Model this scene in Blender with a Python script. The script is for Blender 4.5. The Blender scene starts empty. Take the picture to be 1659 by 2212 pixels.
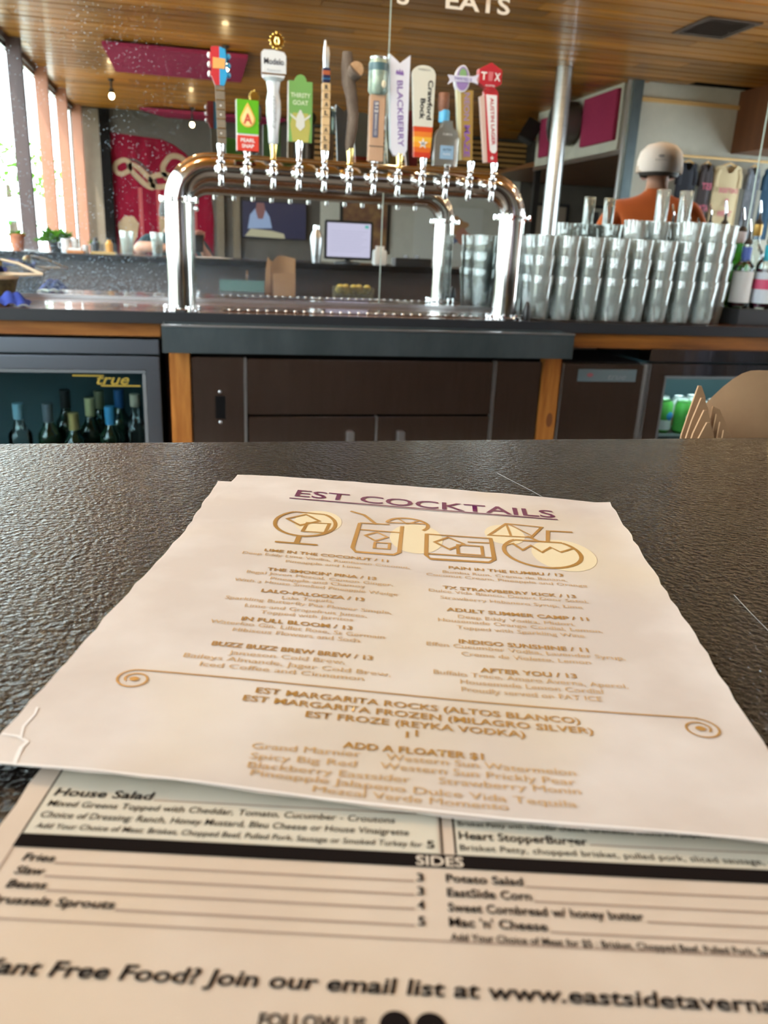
import bpy, bmesh, math, random
from mathutils import Vector, Matrix
random.seed(7)
SC = bpy.context.scene
COL = SC.collection
PI = math.pi
# ------------------------------------------------------------------ camera
CAM_Z = 1.203
def look(yaw, pitch, roll):
    y, p, r = map(math.radians, (yaw, pitch, roll))
    f = Vector((math.sin(y) * math.cos(p), math.cos(y) * math.cos(p), -math.sin(p)))
    right = Vector((math.cos(y), -math.sin(y), 0)); up = right.cross(f)
    rr = right * math.cos(r) + up * math.sin(r); uu = up * math.cos(r) - right * math.sin(r)
    m = Matrix((rr, uu, -f)).transposed()
    return m.to_4x4()
cd = bpy.data.cameras.new('camera'); cam = bpy.data.objects.new('camera', cd); COL.objects.link(cam)
cam.matrix_world = Matrix.Translation((0, 0, CAM_Z)) @ look(13.122, 18.354, 2.628)
cd.sensor_fit = 'VERTICAL'; cd.sensor_height = 36; cd.lens = 36 * 1739.2 / 2212
cd.clip_start = 0.005; cd.clip_end = 200
cd.dof.use_dof = True; cd.dof.focus_distance = 0.44; cd.dof.aperture_fstop = 17
SC.camera = cam
# ------------------------------------------------------------------ sky, exposure
W = bpy.data.worlds.new('sky'); SC.world = W; W.use_nodes = True
W.node_tree.nodes['Background'].inputs[0].default_value = (0.86, 0.94, 1.0, 1)
W.node_tree.nodes['Background'].inputs[1].default_value = 11.0
sd = bpy.data.lights.new('sun', 'SUN'); sd.energy = 5; sd.angle = 0.02; sd.color = (1, .93, .82)
so = bpy.data.objects.new('sun', sd); COL.objects.link(so); so.rotation_euler = (math.radians(38), 0, math.radians(205))
vs = SC.view_settings
vs.view_transform = 'Standard'; vs.look = 'None'; vs.gamma = 1; vs.use_curve_mapping = False
vs.exposure = 0.1
cy = SC.cycles
cy.use_denoising = True; cy.max_bounces = 24; cy.transparent_max_bounces = 48
cy.glossy_bounces = 8; cy.transmission_bounces = 20; cy.diffuse_bounces = 5
cy.caustics_reflective = False; cy.caustics_refractive = False; cy.sample_clamp_indirect = 40
# ------------------------------------------------------------------ materials
MATS = {}
def _n(nt, t, **kw):
    n = nt.nodes.new(t)
    for k, v in kw.items(): setattr(n, k, v)
    return n
def M(name, col=(.5, .5, .5), rough=.5, metal=0, spec=.5, emit=None, es=1, coat=0, bump=None, var=None, vscale=6, stretch=(1, 1, 1), alpha=None, trans=0, sheen=0, rnd=0):
    """principled; bump=(scale,strength,dist); var=second colour mixed in by stretched noise"""
    if name in MATS: return MATS[name]
    m = bpy.data.materials.new(name); m.use_nodes = True; nt = m.node_tree; b = nt.nodes['Principled BSDF']
    b.inputs['Base Color'].default_value = (*col, 1); b.inputs['Roughness'].default_value = rough
    b.inputs['Metallic'].default_value = metal; b.inputs['Specular IOR Level'].default_value = spec
    b.inputs['Coat Weight'].default_value = coat; b.inputs['Transmission Weight'].default_value = trans
    if sheen: b.inputs['Sheen Weight'].default_value = sheen
    if emit: b.inputs['Emission Color'].default_value = (*emit, 1); b.inputs['Emission Strength'].default_value = es
    tc = _n(nt, 'ShaderNodeTexCoord'); mp = _n(nt, 'ShaderNodeMapping'); nt.links.new(tc.outputs['Object'], mp.inputs[0])
    mp.inputs['Scale'].default_value = stretch
    last = None
    if var:
        no = _n(nt, 'ShaderNodeTexNoise'); no.inputs['Scale'].default_value = vscale; no.inputs['Detail'].default_value = 5; no.inputs['Roughness'].default_value = .65
        nt.links.new(mp.outputs[0], no.inputs[0])
        cr = _n(nt, 'ShaderNodeValToRGB'); cr.color_ramp.elements[0].position = .32; cr.color_ramp.elements[1].position = .68
        cr.color_ramp.elements[0].color = (*col, 1); cr.color_ramp.elements[1].color = (*var, 1)
        if rnd:
            oi = _n(nt, 'ShaderNodeObjectInfo'); ad = _n(nt, 'ShaderNodeVectorMath', operation='MULTIPLY_ADD')
            nt.links.new(oi.outputs['Random'], ad.inputs[0]); ad.inputs[1].default_value = (37, 19, 11); nt.links.new(mp.outputs[0], ad.inputs[2])
            nt.links.new(ad.outputs[0], no.inputs[0])
        nt.links.new(no.outputs['Fac'], cr.inputs[0]); last = cr.outputs[0]
        if rnd:
            hv = _n(nt, 'ShaderNodeHueSaturation'); mr = _n(nt, 'ShaderNodeMapRange'); mr.inputs['To Min'].default_value = 1 - rnd; mr.inputs['To Max'].default_value = 1 + rnd
            nt.links.new(oi.outputs['Random'], mr.inputs['Value']); nt.links.new(mr.outputs[0], hv.inputs['Value']); nt.links.new(last, hv.inputs['Color']); last = hv.outputs[0]
        nt.links.new(last, b.inputs['Base Color'])
    if bump:
        n2 = _n(nt, 'ShaderNodeTexNoise'); n2.inputs['Scale'].default_value = bump[0]; n2.inputs['Detail'].default_value = 3
        nt.links.new(mp.outputs[0], n2.inputs[0])
        bp = _n(nt, 'ShaderNodeBump'); bp.inputs['Strength'].default_value = bump[1]; bp.inputs['Distance'].default_value = bump[2]
        nt.links.new(n2.outputs['Fac'], bp.inputs['Height']); nt.links.new(bp.outputs[0], b.inputs['Normal'])
    m.diffuse_color = (*col, 1)
    MATS[name] = m
    return m
def mixmat(name, build):
    if name in MATS: return MATS[name]
    m = bpy.data.materials.new(name); m.use_nodes = True; nt = m.node_tree
    for n in list(nt.nodes):
        if n.type != 'OUTPUT_MATERIAL': nt.nodes.remove(n)
    out = [n for n in nt.nodes if n.type == 'OUTPUT_MATERIAL'][0]
    nt.links.new(build(nt), out.inputs[0]); MATS[name] = m
    return m
def glassy(name, tint=(.95, .98, .97), gloss=(1, 1, 1), rough=.03, blend=.35, milk=0.0, milkcol=(.9, .95, .93)):
    def bld(nt):
        tr = _n(nt, 'ShaderNodeBsdfTransparent'); tr.inputs[0].default_value = (*tint, 1)
        gl = _n(nt, 'ShaderNodeBsdfGlossy'); gl.inputs[0].default_value = (*gloss, 1); gl.inputs['Roughness'].default_value = rough
        lw = _n(nt, 'ShaderNodeLayerWeight'); lw.inputs[0].default_value = blend
        mx = _n(nt, 'ShaderNodeMixShader'); nt.links.new(lw.outputs['Fresnel'], mx.inputs[0]); nt.links.new(tr.outputs[0], mx.inputs[1]); nt.links.new(gl.outputs[0], mx.inputs[2])
        if not milk: return mx.outputs[0]
        df = _n(nt, 'ShaderNodeBsdfDiffuse'); df.inputs[0].default_value = (*milkcol, 1)
        tl = _n(nt, 'ShaderNodeBsdfTranslucent'); tl.inputs[0].default_value = (*milkcol, 1)
        m1 = _n(nt, 'ShaderNodeMixShader'); m1.inputs[0].default_value = .5; nt.links.new(df.outputs[0], m1.inputs[1]); nt.links.new(tl.outputs[0], m1.inputs[2])
        m2 = _n(nt, 'ShaderNodeMixShader'); m2.inputs[0].default_value = milk; nt.links.new(mx.outputs[0], m2.inputs[1]); nt.links.new(m1.outputs[0], m2.inputs[2])
        return m2.outputs[0]
    return mixmat(name, bld)
def woodm(name, a, b, axis='x', scale=9, rough=.45, coat=.1, rnd=.12, spec=.4):
    s = {'x': (.12, 1.6, 1.6), 'y': (1.6, .12, 1.6), 'z': (1.6, 1.6, .12)}[axis]
    return M(name, a, rough, var=b, vscale=scale, stretch=s, coat=coat, rnd=rnd, spec=spec)
# ------------------------------------------------------------------ mesh helpers
class MB:
    def __init__(s): s.v = []; s.f = []; s.m = []; s.mi = 0; s.sm = []
    def add(s, vs, fs, smooth=False):
        o = len(s.v); s.v += [tuple(v) for v in vs]
        for f in fs: s.f.append(tuple(i + o for i in f)); s.m.append(s.mi); s.sm.append(smooth)
        return s
    def mat(s, i): s.mi = i; return s
    def box(s, x0, x1, y0, y1, z0, z1):
        v = [(x, y, z) for z in (z0, z1) for y in (y0, y1) for x in (x0, x1)]
        return s.add(v, [(0, 2, 3, 1), (4, 5, 7, 6), (0, 1, 5, 4), (2, 6, 7, 3), (0, 4, 6, 2), (1, 3, 7, 5)])
    def bbox(s, x0, x1, y0, y1, z0, z1, b=.003):
        """box with chamfered edges"""
        bm = bmesh.new(); r = bmesh.ops.create_cube(bm, size=1)
        for v in bm.verts: v.co = Vector(((x0 + x1) / 2 + v.co.x * (x1 - x0), (y0 + y1) / 2 + v.co.y * (y1 - y0), (z0 + z1) / 2 + v.co.z * (z1 - z0)))
        bmesh.ops.bevel(bm, geom=bm.edges[:], offset=b, segments=2, affect='EDGES')
        bm.verts.index_update(); s.add([v.co[:] for v in bm.verts], [[v.index for v in f.verts] for f in bm.faces]); bm.free(); return s
    def prism(s, pts, y0, y1, axes='xz'):
        """extrude a closed 2-D outline (counter-clockwise seen from the front, -Y) along the third axis"""
        n = len(pts)
        def P(p, d):
            return (p[0], d, p[1]) if axes == 'xz' else ((p[0], p[1], d) if axes == 'xy' else (d, p[0], p[1]))
        v = [P(p, y0) for p in pts] + [P(p, y1) for p in pts]
        f = [tuple(range(n)), tuple(range(2 * n - 1, n - 1, -1))] + [(i, i + n, (i + 1) % n + n, (i + 1) % n) for i in range(n)]
        return s.add(v, f)
    def lathe(s, prof, c=(0, 0, 0), seg=24, axis='z', smooth=True, cap=True):
        cx, cy_, cz = c; v = []; f = []; n = len(prof)
        for r, h in prof:
            for k in range(seg):
                a = 2 * PI * k / seg; p, q = r * math.cos(a), r * math.sin(a)
                v.append((cx + p, cy_ + q, cz + h) if axis == 'z' else ((cx + p, cy_ + h, cz + q) if axis == 'y' else (cx + h, cy_ + p, cz + q)))
        for i in range(n - 1):
            for k in range(seg):
                k2 = (k + 1) % seg; f.append((i * seg + k, i * seg + k2, (i + 1) * seg + k2, (i + 1) * seg + k))
        if cap:
            f.append(tuple(range(seg - 1, -1, -1))); f.append(tuple((n - 1) * seg + k for k in range(seg)))
        return s.add(v, f, smooth)
    def tube(s, pts, r, seg=10, cap=True):
        pts = [Vector(p) for p in pts]; n = len(pts); v = []; f = []
        rs = r if isinstance(r, (list, tuple)) else [r] * n
        ref = None
        for i, p in enumerate(pts):
            t = (pts[min(i + 1, n - 1)] - pts[max(i - 1, 0)]).normalized()
            if ref is None: ref = Vector((0, 0, 1)) if abs(t.z) < .9 else Vector((0, 1, 0))
            a = t.cross(ref).normalized(); b = a.cross(t).normalized(); ref = b
            for k in range(seg):
                q = 2 * PI * k / seg; v.append(p + (a * math.cos(q) + b * math.sin(q)) * rs[i])
        for i in range(n - 1):
            for k in range(seg):
                k2 = (k + 1) % seg; f.append((i * seg + k, i * seg + k2, (i + 1) * seg + k2, (i + 1) * seg + k))
        if cap: f.append(tuple(range(seg - 1, -1, -1))); f.append(tuple((n - 1) * seg + k for k in range(seg)))
        return s.add(v, f, True)
    def ball(s, c, r, seg=12, rings=8):
        rx, ry, rz = r if isinstance(r, (list, tuple)) else (r, r, r); v = []; f = []
        for i in range(rings + 1):
            t = PI * i / rings
            for k in range(seg):
                a = 2 * PI * k / seg; v.append((c[0] + rx * math.sin(t) * math.cos(a), c[1] + ry * math.sin(t) * math.sin(a), c[2] - rz * math.cos(t)))
        for i in range(rings):
            for k in range(seg):
                k2 = (k + 1) % seg; f.append((i * seg + k, i * seg + k2, (i + 1) * seg + k2, (i + 1) * seg + k))
        return s.add(v, f, True)
    def grid(s, fn, nu, nv, smooth=True):
        v = [fn(i / nu, j / nv) for j in range(nv + 1) for i in range(nu + 1)]
        f = [(j * (nu + 1) + i, j * (nu + 1) + i + 1, (j + 1) * (nu + 1) + i + 1, (j + 1) * (nu + 1) + i) for j in range(nv) for i in range(nu)]
        return s.add(v, f, smooth)
    def mesh(s, name, mats):
        me = bpy.data.meshes.new(name); me.from_pydata(s.v, [], s.f); me.validate()
        for m in (mats if isinstance(mats, (list, tuple)) else [mats]): me.materials.append(m)
        if len(me.polygons) == len(s.f):
            me.polygons.foreach_set('material_index', s.m); me.polygons.foreach_set('use_smooth', s.sm)
        bm = bmesh.new(); bm.from_mesh(me); bmesh.ops.remove_doubles(bm, verts=bm.verts, dist=1e-6); bmesh.ops.recalc_face_normals(bm, faces=bm.faces); bm.to_mesh(me); bm.free()
        if any(s.sm): me.set_sharp_from_angle(angle=math.radians(38))
        return me
    def build(s, name, mats, parent=None, label=None):
        return link(name, s.mesh(name, mats), parent, label)
OFF = {}
def link(name, me, parent=None, label=None):
    o = bpy.data.objects.new(name, me); COL.objects.link(o)
    if parent is not None:
        o.parent = parent; o.matrix_parent_inverse = Matrix.Translation(-Vector(OFF.get(parent.name, (0, 0, 0))))
    if label: o['label'] = label
    return o
def tag(o, label, cat, group=None):
    o['label'] = label; o['category'] = cat
    if group: o['group'] = group
    return o
def thing(name, label, cat, loc=(0, 0, 0), group=None):
    o = bpy.data.objects.new(name, None); COL.objects.link(o); o.location = loc; o.empty_display_size = .03
    OFF[o.name] = loc
    return tag(o, label, cat, group)
def struct(o): o['kind'] = 'structure'; return o
def copy_tree(o, loc=None, rz=None, parent=None, **props):
    c = o.copy(); COL.objects.link(c)
    if parent is not None: c.parent = parent
    for ch in o.children: copy_tree(ch, parent=c)
    if loc is not None: c.location = loc
    if rz is not None: c.rotation_euler = (0, 0, rz)
    for k, v in props.items(): c[k] = v
    return c
# lettering: a font curve turned into a mesh and laid on a surface
def text_mesh(s, fn, mat, bold=0.0, shear=0.0, name='lettering', spacing=1.0):
    cu = bpy.data.curves.new('t', 'FONT'); cu.body = s; cu.size = 1; cu.offset = bold; cu.shear = shear; cu.space_character = spacing
    cu.resolution_u = 3; cu.fill_mode = 'FRONT'
    ob = bpy.data.objects.new('t', cu); me = bpy.data.meshes.new_from_object(ob)
    bpy.data.objects.remove(ob); bpy.data.curves.remove(cu)
    xs = [v.co.x for v in me.vertices]
    if not xs: return None
    x0, x1 = min(xs), max(xs)
    for v in me.vertices: v.co = fn((v.co.x - x0) / max(x1 - x0, 1e-6), v.co.y / .729)
    me.materials.clear(); me.materials.append(mat); me.name = name
    return me
def text(s, mat, parent, o, xd, yd, w, h, bold=0.0, shear=0.0, name='lettering', center=False):
    """width w along xd, cap height h along yd, baseline start (or centre) at o"""
    o = Vector(o); xd = Vector(xd); yd = Vector(yd); c = .5 if center else 0
    me = text_mesh(s, lambda a, b: o + xd * ((a - c) * w) + yd * (b * h), mat, bold, shear, name)
    return link(name, me, parent)
def arc(cx, cz, r, a0, a1, n=10, rz=None):
    rz = rz or r
    return [(cx + r * math.cos(math.radians(a0 + (a1 - a0) * i / n)), cz + rz * math.sin(math.radians(a0 + (a1 - a0) * i / n))) for i in range(n + 1)]
# ================================================================== the room
ZC = 3.0; XL = -1.8; YB = 3.05; YF = -8.35; XR = 7.9
m_ceil = woodm('ceiling_wood', (.22, .078, .008), (.46, .20, .030), 'x', 7, .38, .12, .36)
m_dark = M('dark_gap', (.008, .007, .007), .9, spec=.05)
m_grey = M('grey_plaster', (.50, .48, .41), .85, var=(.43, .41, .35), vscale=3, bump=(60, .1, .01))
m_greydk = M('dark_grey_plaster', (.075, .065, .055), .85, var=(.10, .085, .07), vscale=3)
m_taupe = M('taupe_plaster', (.20, .155, .115), .85, var=(.24, .19, .14), vscale=4)
m_floor = M('concrete_floor', (.16, .145, .13), .5, var=(.22, .20, .18), vscale=2)
m_steel = M('brushed_steel', (.50, .50, .51), .28, 1, var=(.42, .42, .43), vscale=5, stretch=(1, 1, 14))
m_steeldk = M('dark_brushed_steel', (.50, .44, .41), .17, 1, var=(.42, .37, .34), vscale=5, stretch=(14, 1, 1), bump=(.5, .25, .02))
m_galv = M('dull_steel', (.125, .155, .17), .38, .8, var=(.08, .105, .115), vscale=7, stretch=(1, 1, .4))
m_chrome = M('chrome', (.85, .85, .86), .06, 1)
m_alu = M('aluminium', (.66, .68, .70), .3, 1)
m_mag = M('magenta_felt', (.27, .030, .075), .95, var=(.30, .036, .085), vscale=40, spec=.05)
m_black = M('black_plastic', (.012, .012, .013), .4)
m_white = M('white_paint', (.80, .80, .78), .5)
m_copper = M('dark_fin_wood', (.035, .017, .018), .5, var=(.05, .024, .022), vscale=6, stretch=(2, 2, .2))
m_bulb = M('warm_bulb', (1, .9, .7), .3, emit=(1, .72, .38), es=30)
struct(MB().box(XL, XR, YF, YB, -.12, 0).build('floor', m_floor))
ceil = struct(MB().box(XL - .1, XR, YF - .1, YB + .1, ZC + .028, ZC + .2).build('ceiling', m_dark))
pitch = .19; rows = int((YB - YF) / pitch); segw = 3.3
pm = MB().bbox(-segw / 2 + .002, segw / 2 - .002, -pitch / 2 + .009, pitch / 2 - .009, 0, .027, .004).mesh('plank', m_ceil)
pm2 = MB().bbox(-segw / 2 + .002, segw / 2 - .002, -pitch / 4 + .005, pitch / 4 - .005, 0, .022, .003).mesh('plank', m_ceil)
for r in range(rows):
    y = YB - .1 - pitch * r
    sh = random.uniform(-1.0, 1.0)
    for k in range(5):
        x = XL + segw * (k - .35) + sh
        if x + segw / 2 < XL or x - segw / 2 > XR: continue
        if x > 6.4 and y < -2.6: continue
        xa_, xb_ = max(x - segw / 2, XL - .02), min(x + segw / 2, XR)
        if xb_ - xa_ < .05: continue
        o = link('plank', pm, ceil); o.location = ((xa_ + xb_) / 2, y, ZC + random.uniform(0, .004)); o.scale.x = (xb_ - xa_) / segw
struct(MB().box(XL - .1, XR, YB, YB + .12, 0, ZC + .1).build('wall_back', m_grey))
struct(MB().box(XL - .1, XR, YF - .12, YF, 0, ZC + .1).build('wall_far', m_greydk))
# right-hand wall; its unseen glazed bay is added for daylight from the right
wr = struct(MB().box(XR, XR + .1, YF, -1.9, 0, ZC + .1).box(XR, XR + .1, 2.4, YB, 0, ZC + .1).box(XR, XR + .1, -1.9, 2.4, 2.75, ZC + .1).build('wall_right', m_grey))
def pane_mat(nt):
    tr = _n(nt, 'ShaderNodeBsdfTransparent'); tr.inputs[0].default_value = (.96, .985, .985, 1); gl = _n(nt, 'ShaderNodeBsdfGlossy'); gl.inputs['Roughness'].default_value = .01
    mx = _n(nt, 'ShaderNodeMixShader'); mx.inputs[0].default_value = .05; nt.links.new(tr.outputs[0], mx.inputs[1]); nt.links.new(gl.outputs[0], mx.inputs[2]); return mx.outputs[0]
m_pane = mixmat('window_glass', pane_mat)
w9 = struct(MB().box(XR, XR + .06, -1.9, -1.82, 0, 2.75).box(XR, XR + .06, .2, .28, 0, 2.75).box(XR, XR + .06, 2.32, 2.4, 0, 2.75).build('window_9', m_black))
for a, b in ((-1.82, .2), (.28, 2.32)): MB().box(XR + .02, XR + .028, a, b, 0, 2.75).build('pane', m_pane, w9)
# left window wall: tall glass bays between deep wood fins
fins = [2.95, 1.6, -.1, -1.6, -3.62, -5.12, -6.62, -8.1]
struct(MB().box(XL - .12, XL, YF, YB, 0, .45).build('wall_left', m_taupe))
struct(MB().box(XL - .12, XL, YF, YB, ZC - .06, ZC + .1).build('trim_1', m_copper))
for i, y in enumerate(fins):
    if i < len(fins) - 1:
        dy = y - fins[i + 1]
        wn = struct(MB().box(XL - .05, XL - .035, y - dy, y, .45, .49).box(XL - .05, XL - .035, y - dy, y, ZC - .1, ZC - .06).build('window_%d' % (i + 1), m_alu))
        MB().box(XL - .052, XL - .046, y - dy, y, .49, ZC - .1).build('pane', m_pane, wn)
    f = MB().bbox(XL - .03, XL + .115, y - .035, y + .035, 0, ZC, .004).build('trim_%d' % (i + 2), m_copper if y > -5 else M('lighter_fin_wood', (.34, .14, .08), .5, var=(.28, .11, .06), vscale=6, stretch=(2, 2, .2))); struct(f)  # fins towards the far wall get a lighter copper tone than the rest
# grey return wall, bulkhead, soffits on the far right
struct(MB().box(4.72, XR, -3.0, -2.9, 0, ZC + .02).build('wall_side', m_grey))
bk = struct(MB().box(4.60, 4.72, -5.4, -3.0, 2.30, ZC + .02).build('wall_bulkhead', m_grey))
MB().box(4.585, 4.60, -5.4, -2.9, 2.27, 2.32).build('bottom_rail', m_steel, bk)
lc = struct(MB().box(4.72, XR, YF, -3.0, 2.36, 2.42).build('ceiling_low', woodm('low_ceiling_wood', (.14, .05, .015), (.20, .08, .025), 'y', 6, .45)))
struct(MB().box(4.62, 4.70, -5.45, -5.37, 0, 2.30).build('trim_20', m_black))
bx = struct(MB().box(5.97, XR, -2.9, 1.2, 2.36, ZC).build('ceiling_soffit', woodm('soffit_wood', (.105, .035, .014), (.17, .06, .022), 'z', 5, .5)))
struct(MB().box(4.74, 6.1, -2.9, -2.87, 2.815, 2.855).build('trim_21', woodm('pine_strip', (.55, .33, .12), (.62, .40, .17), 'x', 8, .5)))
# steel columns
c = thing('steel_column', 'round stainless steel column running up to the plank ceiling', 'column', (3.70, -2.57, 0))
MB().lathe([(.085, 0.0), (.085, ZC + .02)], (3.70, -2.57, 0), 32).build('shaft', m_steel, c)
MB().lathe([(.13, 0), (.13, .02), (.09, .025)], (3.70, -2.57, 0), 32).build('base_plate', m_steel, c)
c = thing('square_steel_column', 'square grey steel column at the corner of the bulkhead', 'column', (4.66, -2.83, 0))
MB().bbox(4.60, 4.72, -2.895, -2.775, 0, ZC, .006).build('shaft', m_galv, c)
MB().box(4.56, 4.60, -2.85, -2.82, 0, ZC).build('edge_channel', m_alu, c)
# felt acoustic panels
def felt(x0, x1, y0, y1, z0, z1, label, grp):
    o = MB().bbox(x0, x1, y0, y1, z0, z1, .006).build('acoustic_panel', m_mag); tag(o, label, 'panel', grp); return o
felt(-.88, .54, -4.67, -3.25, ZC - .06, ZC - .022, 'square magenta felt panel hung flat under the plank ceiling', None)
o = MB().prism([(-.80, -7.6), (-.46, -8.25), (1.2, -8.25), (1.35, -7.6)], ZC - .06, ZC - .022, 'xy').build('acoustic_panel', m_mag); tag(o, 'slant-cornered magenta felt panel under the ceiling above the red mural', 'panel')
felt(4.555, 4.60, -3.90, -3.05, 2.43, 2.955, 'large magenta felt panel on the grey bulkhead beside the square column', None)
felt(4.555, 4.60, -5.20, -4.44, 2.42, 2.90, 'magenta felt panel on the bulkhead behind the round steel column', None)
felt(2.2, 5.6, YF, YF + .04, 2.36, 2.46, 'long thin magenta strip below the wooden wall slats', None)
# slatted wood band on the far wall
sb = thing('slatted_wood_screen', 'horizontal pine slats with dark gaps high on the far wall', 'wood screen', (3.8, YF, 2.7))
MB().box(1.9, 5.6, YF + .002, YF + .012, 2.46, 2.98).build('backing', m_dark, sb)
m_slat = woodm('slat_wood', (.42, .21, .07), (.52, .28, .10), 'x', 8, .45)
sm = MB().bbox(-1.85, 1.85, 0, .03, -.027, .027, .004).mesh('slat', m_slat)
for k in range(6):
    o = link('slat', sm, sb); o.location = (3.75, YF + .012, 2.51 + k * .085)
# duct fan and speaker on the bulkhead
d = thing('duct_fan', 'dark round duct fan with a mesh grille sticking out of the bulkhead', 'fan', (4.43, -3.95, 2.76))
m_duct = M('duct_grey', (.11, .105, .10), .45, .5)
MB().lathe([(.20, .27), (.25, .25), (.25, .02), (.21, 0), (.19, .02)], (4.30, -4.16, 2.72), 28, 'x').build('housing', m_duct, d)
g = MB()
for k in range(7):
    a = (k - 3) * .055; L = math.sqrt(max(.2 ** 2 - a * a, 0))
    g.tube([(4.305, -4.16 - L, 2.72 + a), (4.305, -4.16 + L, 2.72 + a)], .005, 6).tube([(4.305, -4.16 + a, 2.72 - L), (4.305, -4.16 + a, 2.72 + L)], .005, 6)
g.build('grille', m_black, d)
MB().tube([(4.45, -4.16, 2.96), (4.45, -4.16, ZC + .02)], .02).build('hanger', m_duct, d)
s = thing('wall_speaker', 'small black loudspeaker tilted off the far end of the bulkhead', 'speaker', (4.45, -5.3, 2.75))
sp = MB().bbox(-.11, .11, -.09, .09, -.14, .14, .012).build('cabinet', m_black, s); sp.matrix_parent_inverse = Matrix(); sp.rotation_euler = (.3, .5, .3)
MB().tube([(4.50, -5.3, 2.75), (4.602, -5.3, 2.80)], .015).build('bracket', m_black, s)
# ceiling vent
v = thing('ceiling_vent', 'dark square louvred air vent set in the plank ceiling', 'vent', (4.17, -.67, ZC))
MB().box(3.97, 4.37, -.90, -.44, ZC - .004, ZC + .004).box(3.93, 4.41, -.94, -.90, ZC - .010, ZC + .004).box(3.93, 4.41, -.44, -.40, ZC - .010, ZC + .004).box(3.93, 3.97, -.9, -.44, ZC - .010, ZC + .004).box(4.37, 4.41, -.9, -.44, ZC - .010, ZC + .004).build('frame', M('vent_bronze', (.07, .045, .035), .5), v)
for k in range(6): MB().add([(3.98, -.88 + k * .075, ZC - .004), (4.36, -.88 + k * .075, ZC - .004), (4.36, -.83 + k * .075, ZC - .016), (3.98, -.83 + k * .075, ZC - .016)], [(0, 1, 2, 3)]).build('louvre', M('vent_bronze', (.07, .045, .035), .5), v)
# lamps: short black stems with a bare warm bulb, and a real light in each
def lamp(x, y, label, power, grp='ceiling spotlights', drop=.16):
    t = thing('ceiling_spotlight', label, 'lamp', (x, y, ZC), grp)
    MB().lathe([(.035, 0), (.035, -.02), (.012, -.025), (.012, -drop + .06), (.028, -drop + .05), (.032, -drop)], (x, y, ZC), 14).build('stem', m_black, t)
    MB().ball((x, y, ZC - drop - .03), (.032, .032, .038)).build('bulb', m_bulb, t)
    l = bpy.data.lights.new('lamp_light', 'POINT' if y > 0 else 'SPOT'); l.energy = power * 2.2
    if l.type == 'SPOT': l.spot_size = 2.3; l.spot_blend = .6
    l.color = (1, .74, .44); l.shadow_soft_size = .045
    lo = bpy.data.objects.new('lamp_light', l); COL.objects.link(lo); lo.location = (x, y, ZC - drop - .10)
    return t
lamp(-1.01, -5.55, 'bare warm bulb on a black stem beside the square magenta ceiling panel', 9)
lamp(.31, -3.08, 'bare warm bulb on a black stem in front of the square magenta ceiling panel', 9)
lamp(-.05, -7.42, 'bare warm bulb on a black stem near the red mural', 7, drop=.2)
for x, y, pw, wh in ((-.45, 1.83, 17, 'facing the left tower leg'), (-1.2, 1.8, 17, 'above the aisle by the window wall'), (1.05, 1.9, 4, 'facing the right tower leg'), (3.0, 2.0, 12, 'above the aisle beside the bartender'), (4.6, 1.9, 4, 'at the far end of the aisle'),
                    (2.2, .75, 4, 'above the bar past the till'), (4.2, .75, 4, 'above the far end of the bar'), (2.4, -5.6, 4, 'in the middle of the dining room')):
    lamp(x, y, 'bare warm bulb on a black stem ' + wh, pw)
# ------------------------------------------------------------------ mirror
def mirror_mat(nt):
    tc = _n(nt, 'ShaderNodeTexCoord'); sep = _n(nt, 'ShaderNodeSeparateXYZ'); nt.links.new(tc.outputs['Object'], sep.inputs[0])
    gl = _n(nt, 'ShaderNodeBsdfGlossy'); gl.inputs[0].default_value = (.90, .925, .91, 1); gl.inputs['Roughness'].default_value = 0
    df = _n(nt, 'ShaderNodeBsdfDiffuse'); df.inputs[0].default_value = (.55, .74, .92, 1)
    vo = _n(nt, 'ShaderNodeTexVoronoi'); vo.inputs['Scale'].default_value = 105; nt.links.new(tc.outputs['Object'], vo.inputs['Vector'])
    mp = _n(nt, 'ShaderNodeMapping'); mp.inputs['Scale'].default_value = (1, 1, .45); nt.links.new(tc.outputs['Object'], mp.inputs[0])
    n1 = _n(nt, 'ShaderNodeTexNoise'); n1.inputs['Scale'].default_value = 420; n1.inputs['Detail'].default_value = 6; nt.links.new(mp.outputs[0], n1.inputs[0])
    n2 = _n(nt, 'ShaderNodeTexNoise'); n2.inputs['Scale'].default_value = 7; nt.links.new(tc.outputs['Object'], n2.inputs[0])
    def rng(src, a, b, c, d):
        r = _n(nt, 'ShaderNodeMapRange'); r.inputs['From Min'].default_value = a; r.inputs['From Max'].default_value = b; r.inputs['To Min'].default_value = c; r.inputs['To Max'].default_value = d
        nt.links.new(src, r.inputs['Value']); return r.outputs[0]
    def mul(a, b, op='MULTIPLY'):
        q = _n(nt, 'ShaderNodeMath', operation=op); q.use_clamp = op != 'ADD'
        for i, x in enumerate((a, b)):
            if isinstance(x, (int, float)): q.inputs[i].default_value = x
            else: nt.links.new(x, q.inputs[i])
        return q.outputs[0]
    left = rng(sep.outputs['X'], .25, -.35, 0, 1)
    dots = mul(mul(rng(vo.outputs['Distance'], .24, .12, 0, 1), rng(n2.outputs['Fac'], .36, .52, 0, 1)), left)
    low = rng(sep.outputs['Z'], 1.20, 1.02, 0, 1)
    film = mul(mul(rng(n1.outputs['Fac'], .44, .70, .08, .9), low), rng(sep.outputs['X'], .55, -.3, .12, 1))
    fac = mul(mul(mul(dots, .55), mul(film, .55), 'ADD'), .9)
    mx = _n(nt, 'ShaderNodeMixShader'); nt.links.new(fac, mx.inputs[0]); nt.links.new(gl.outputs[0], mx.inputs[1]); nt.links.new(df.outputs[0], mx.inputs[2])
    return mx.outputs[0]
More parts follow.
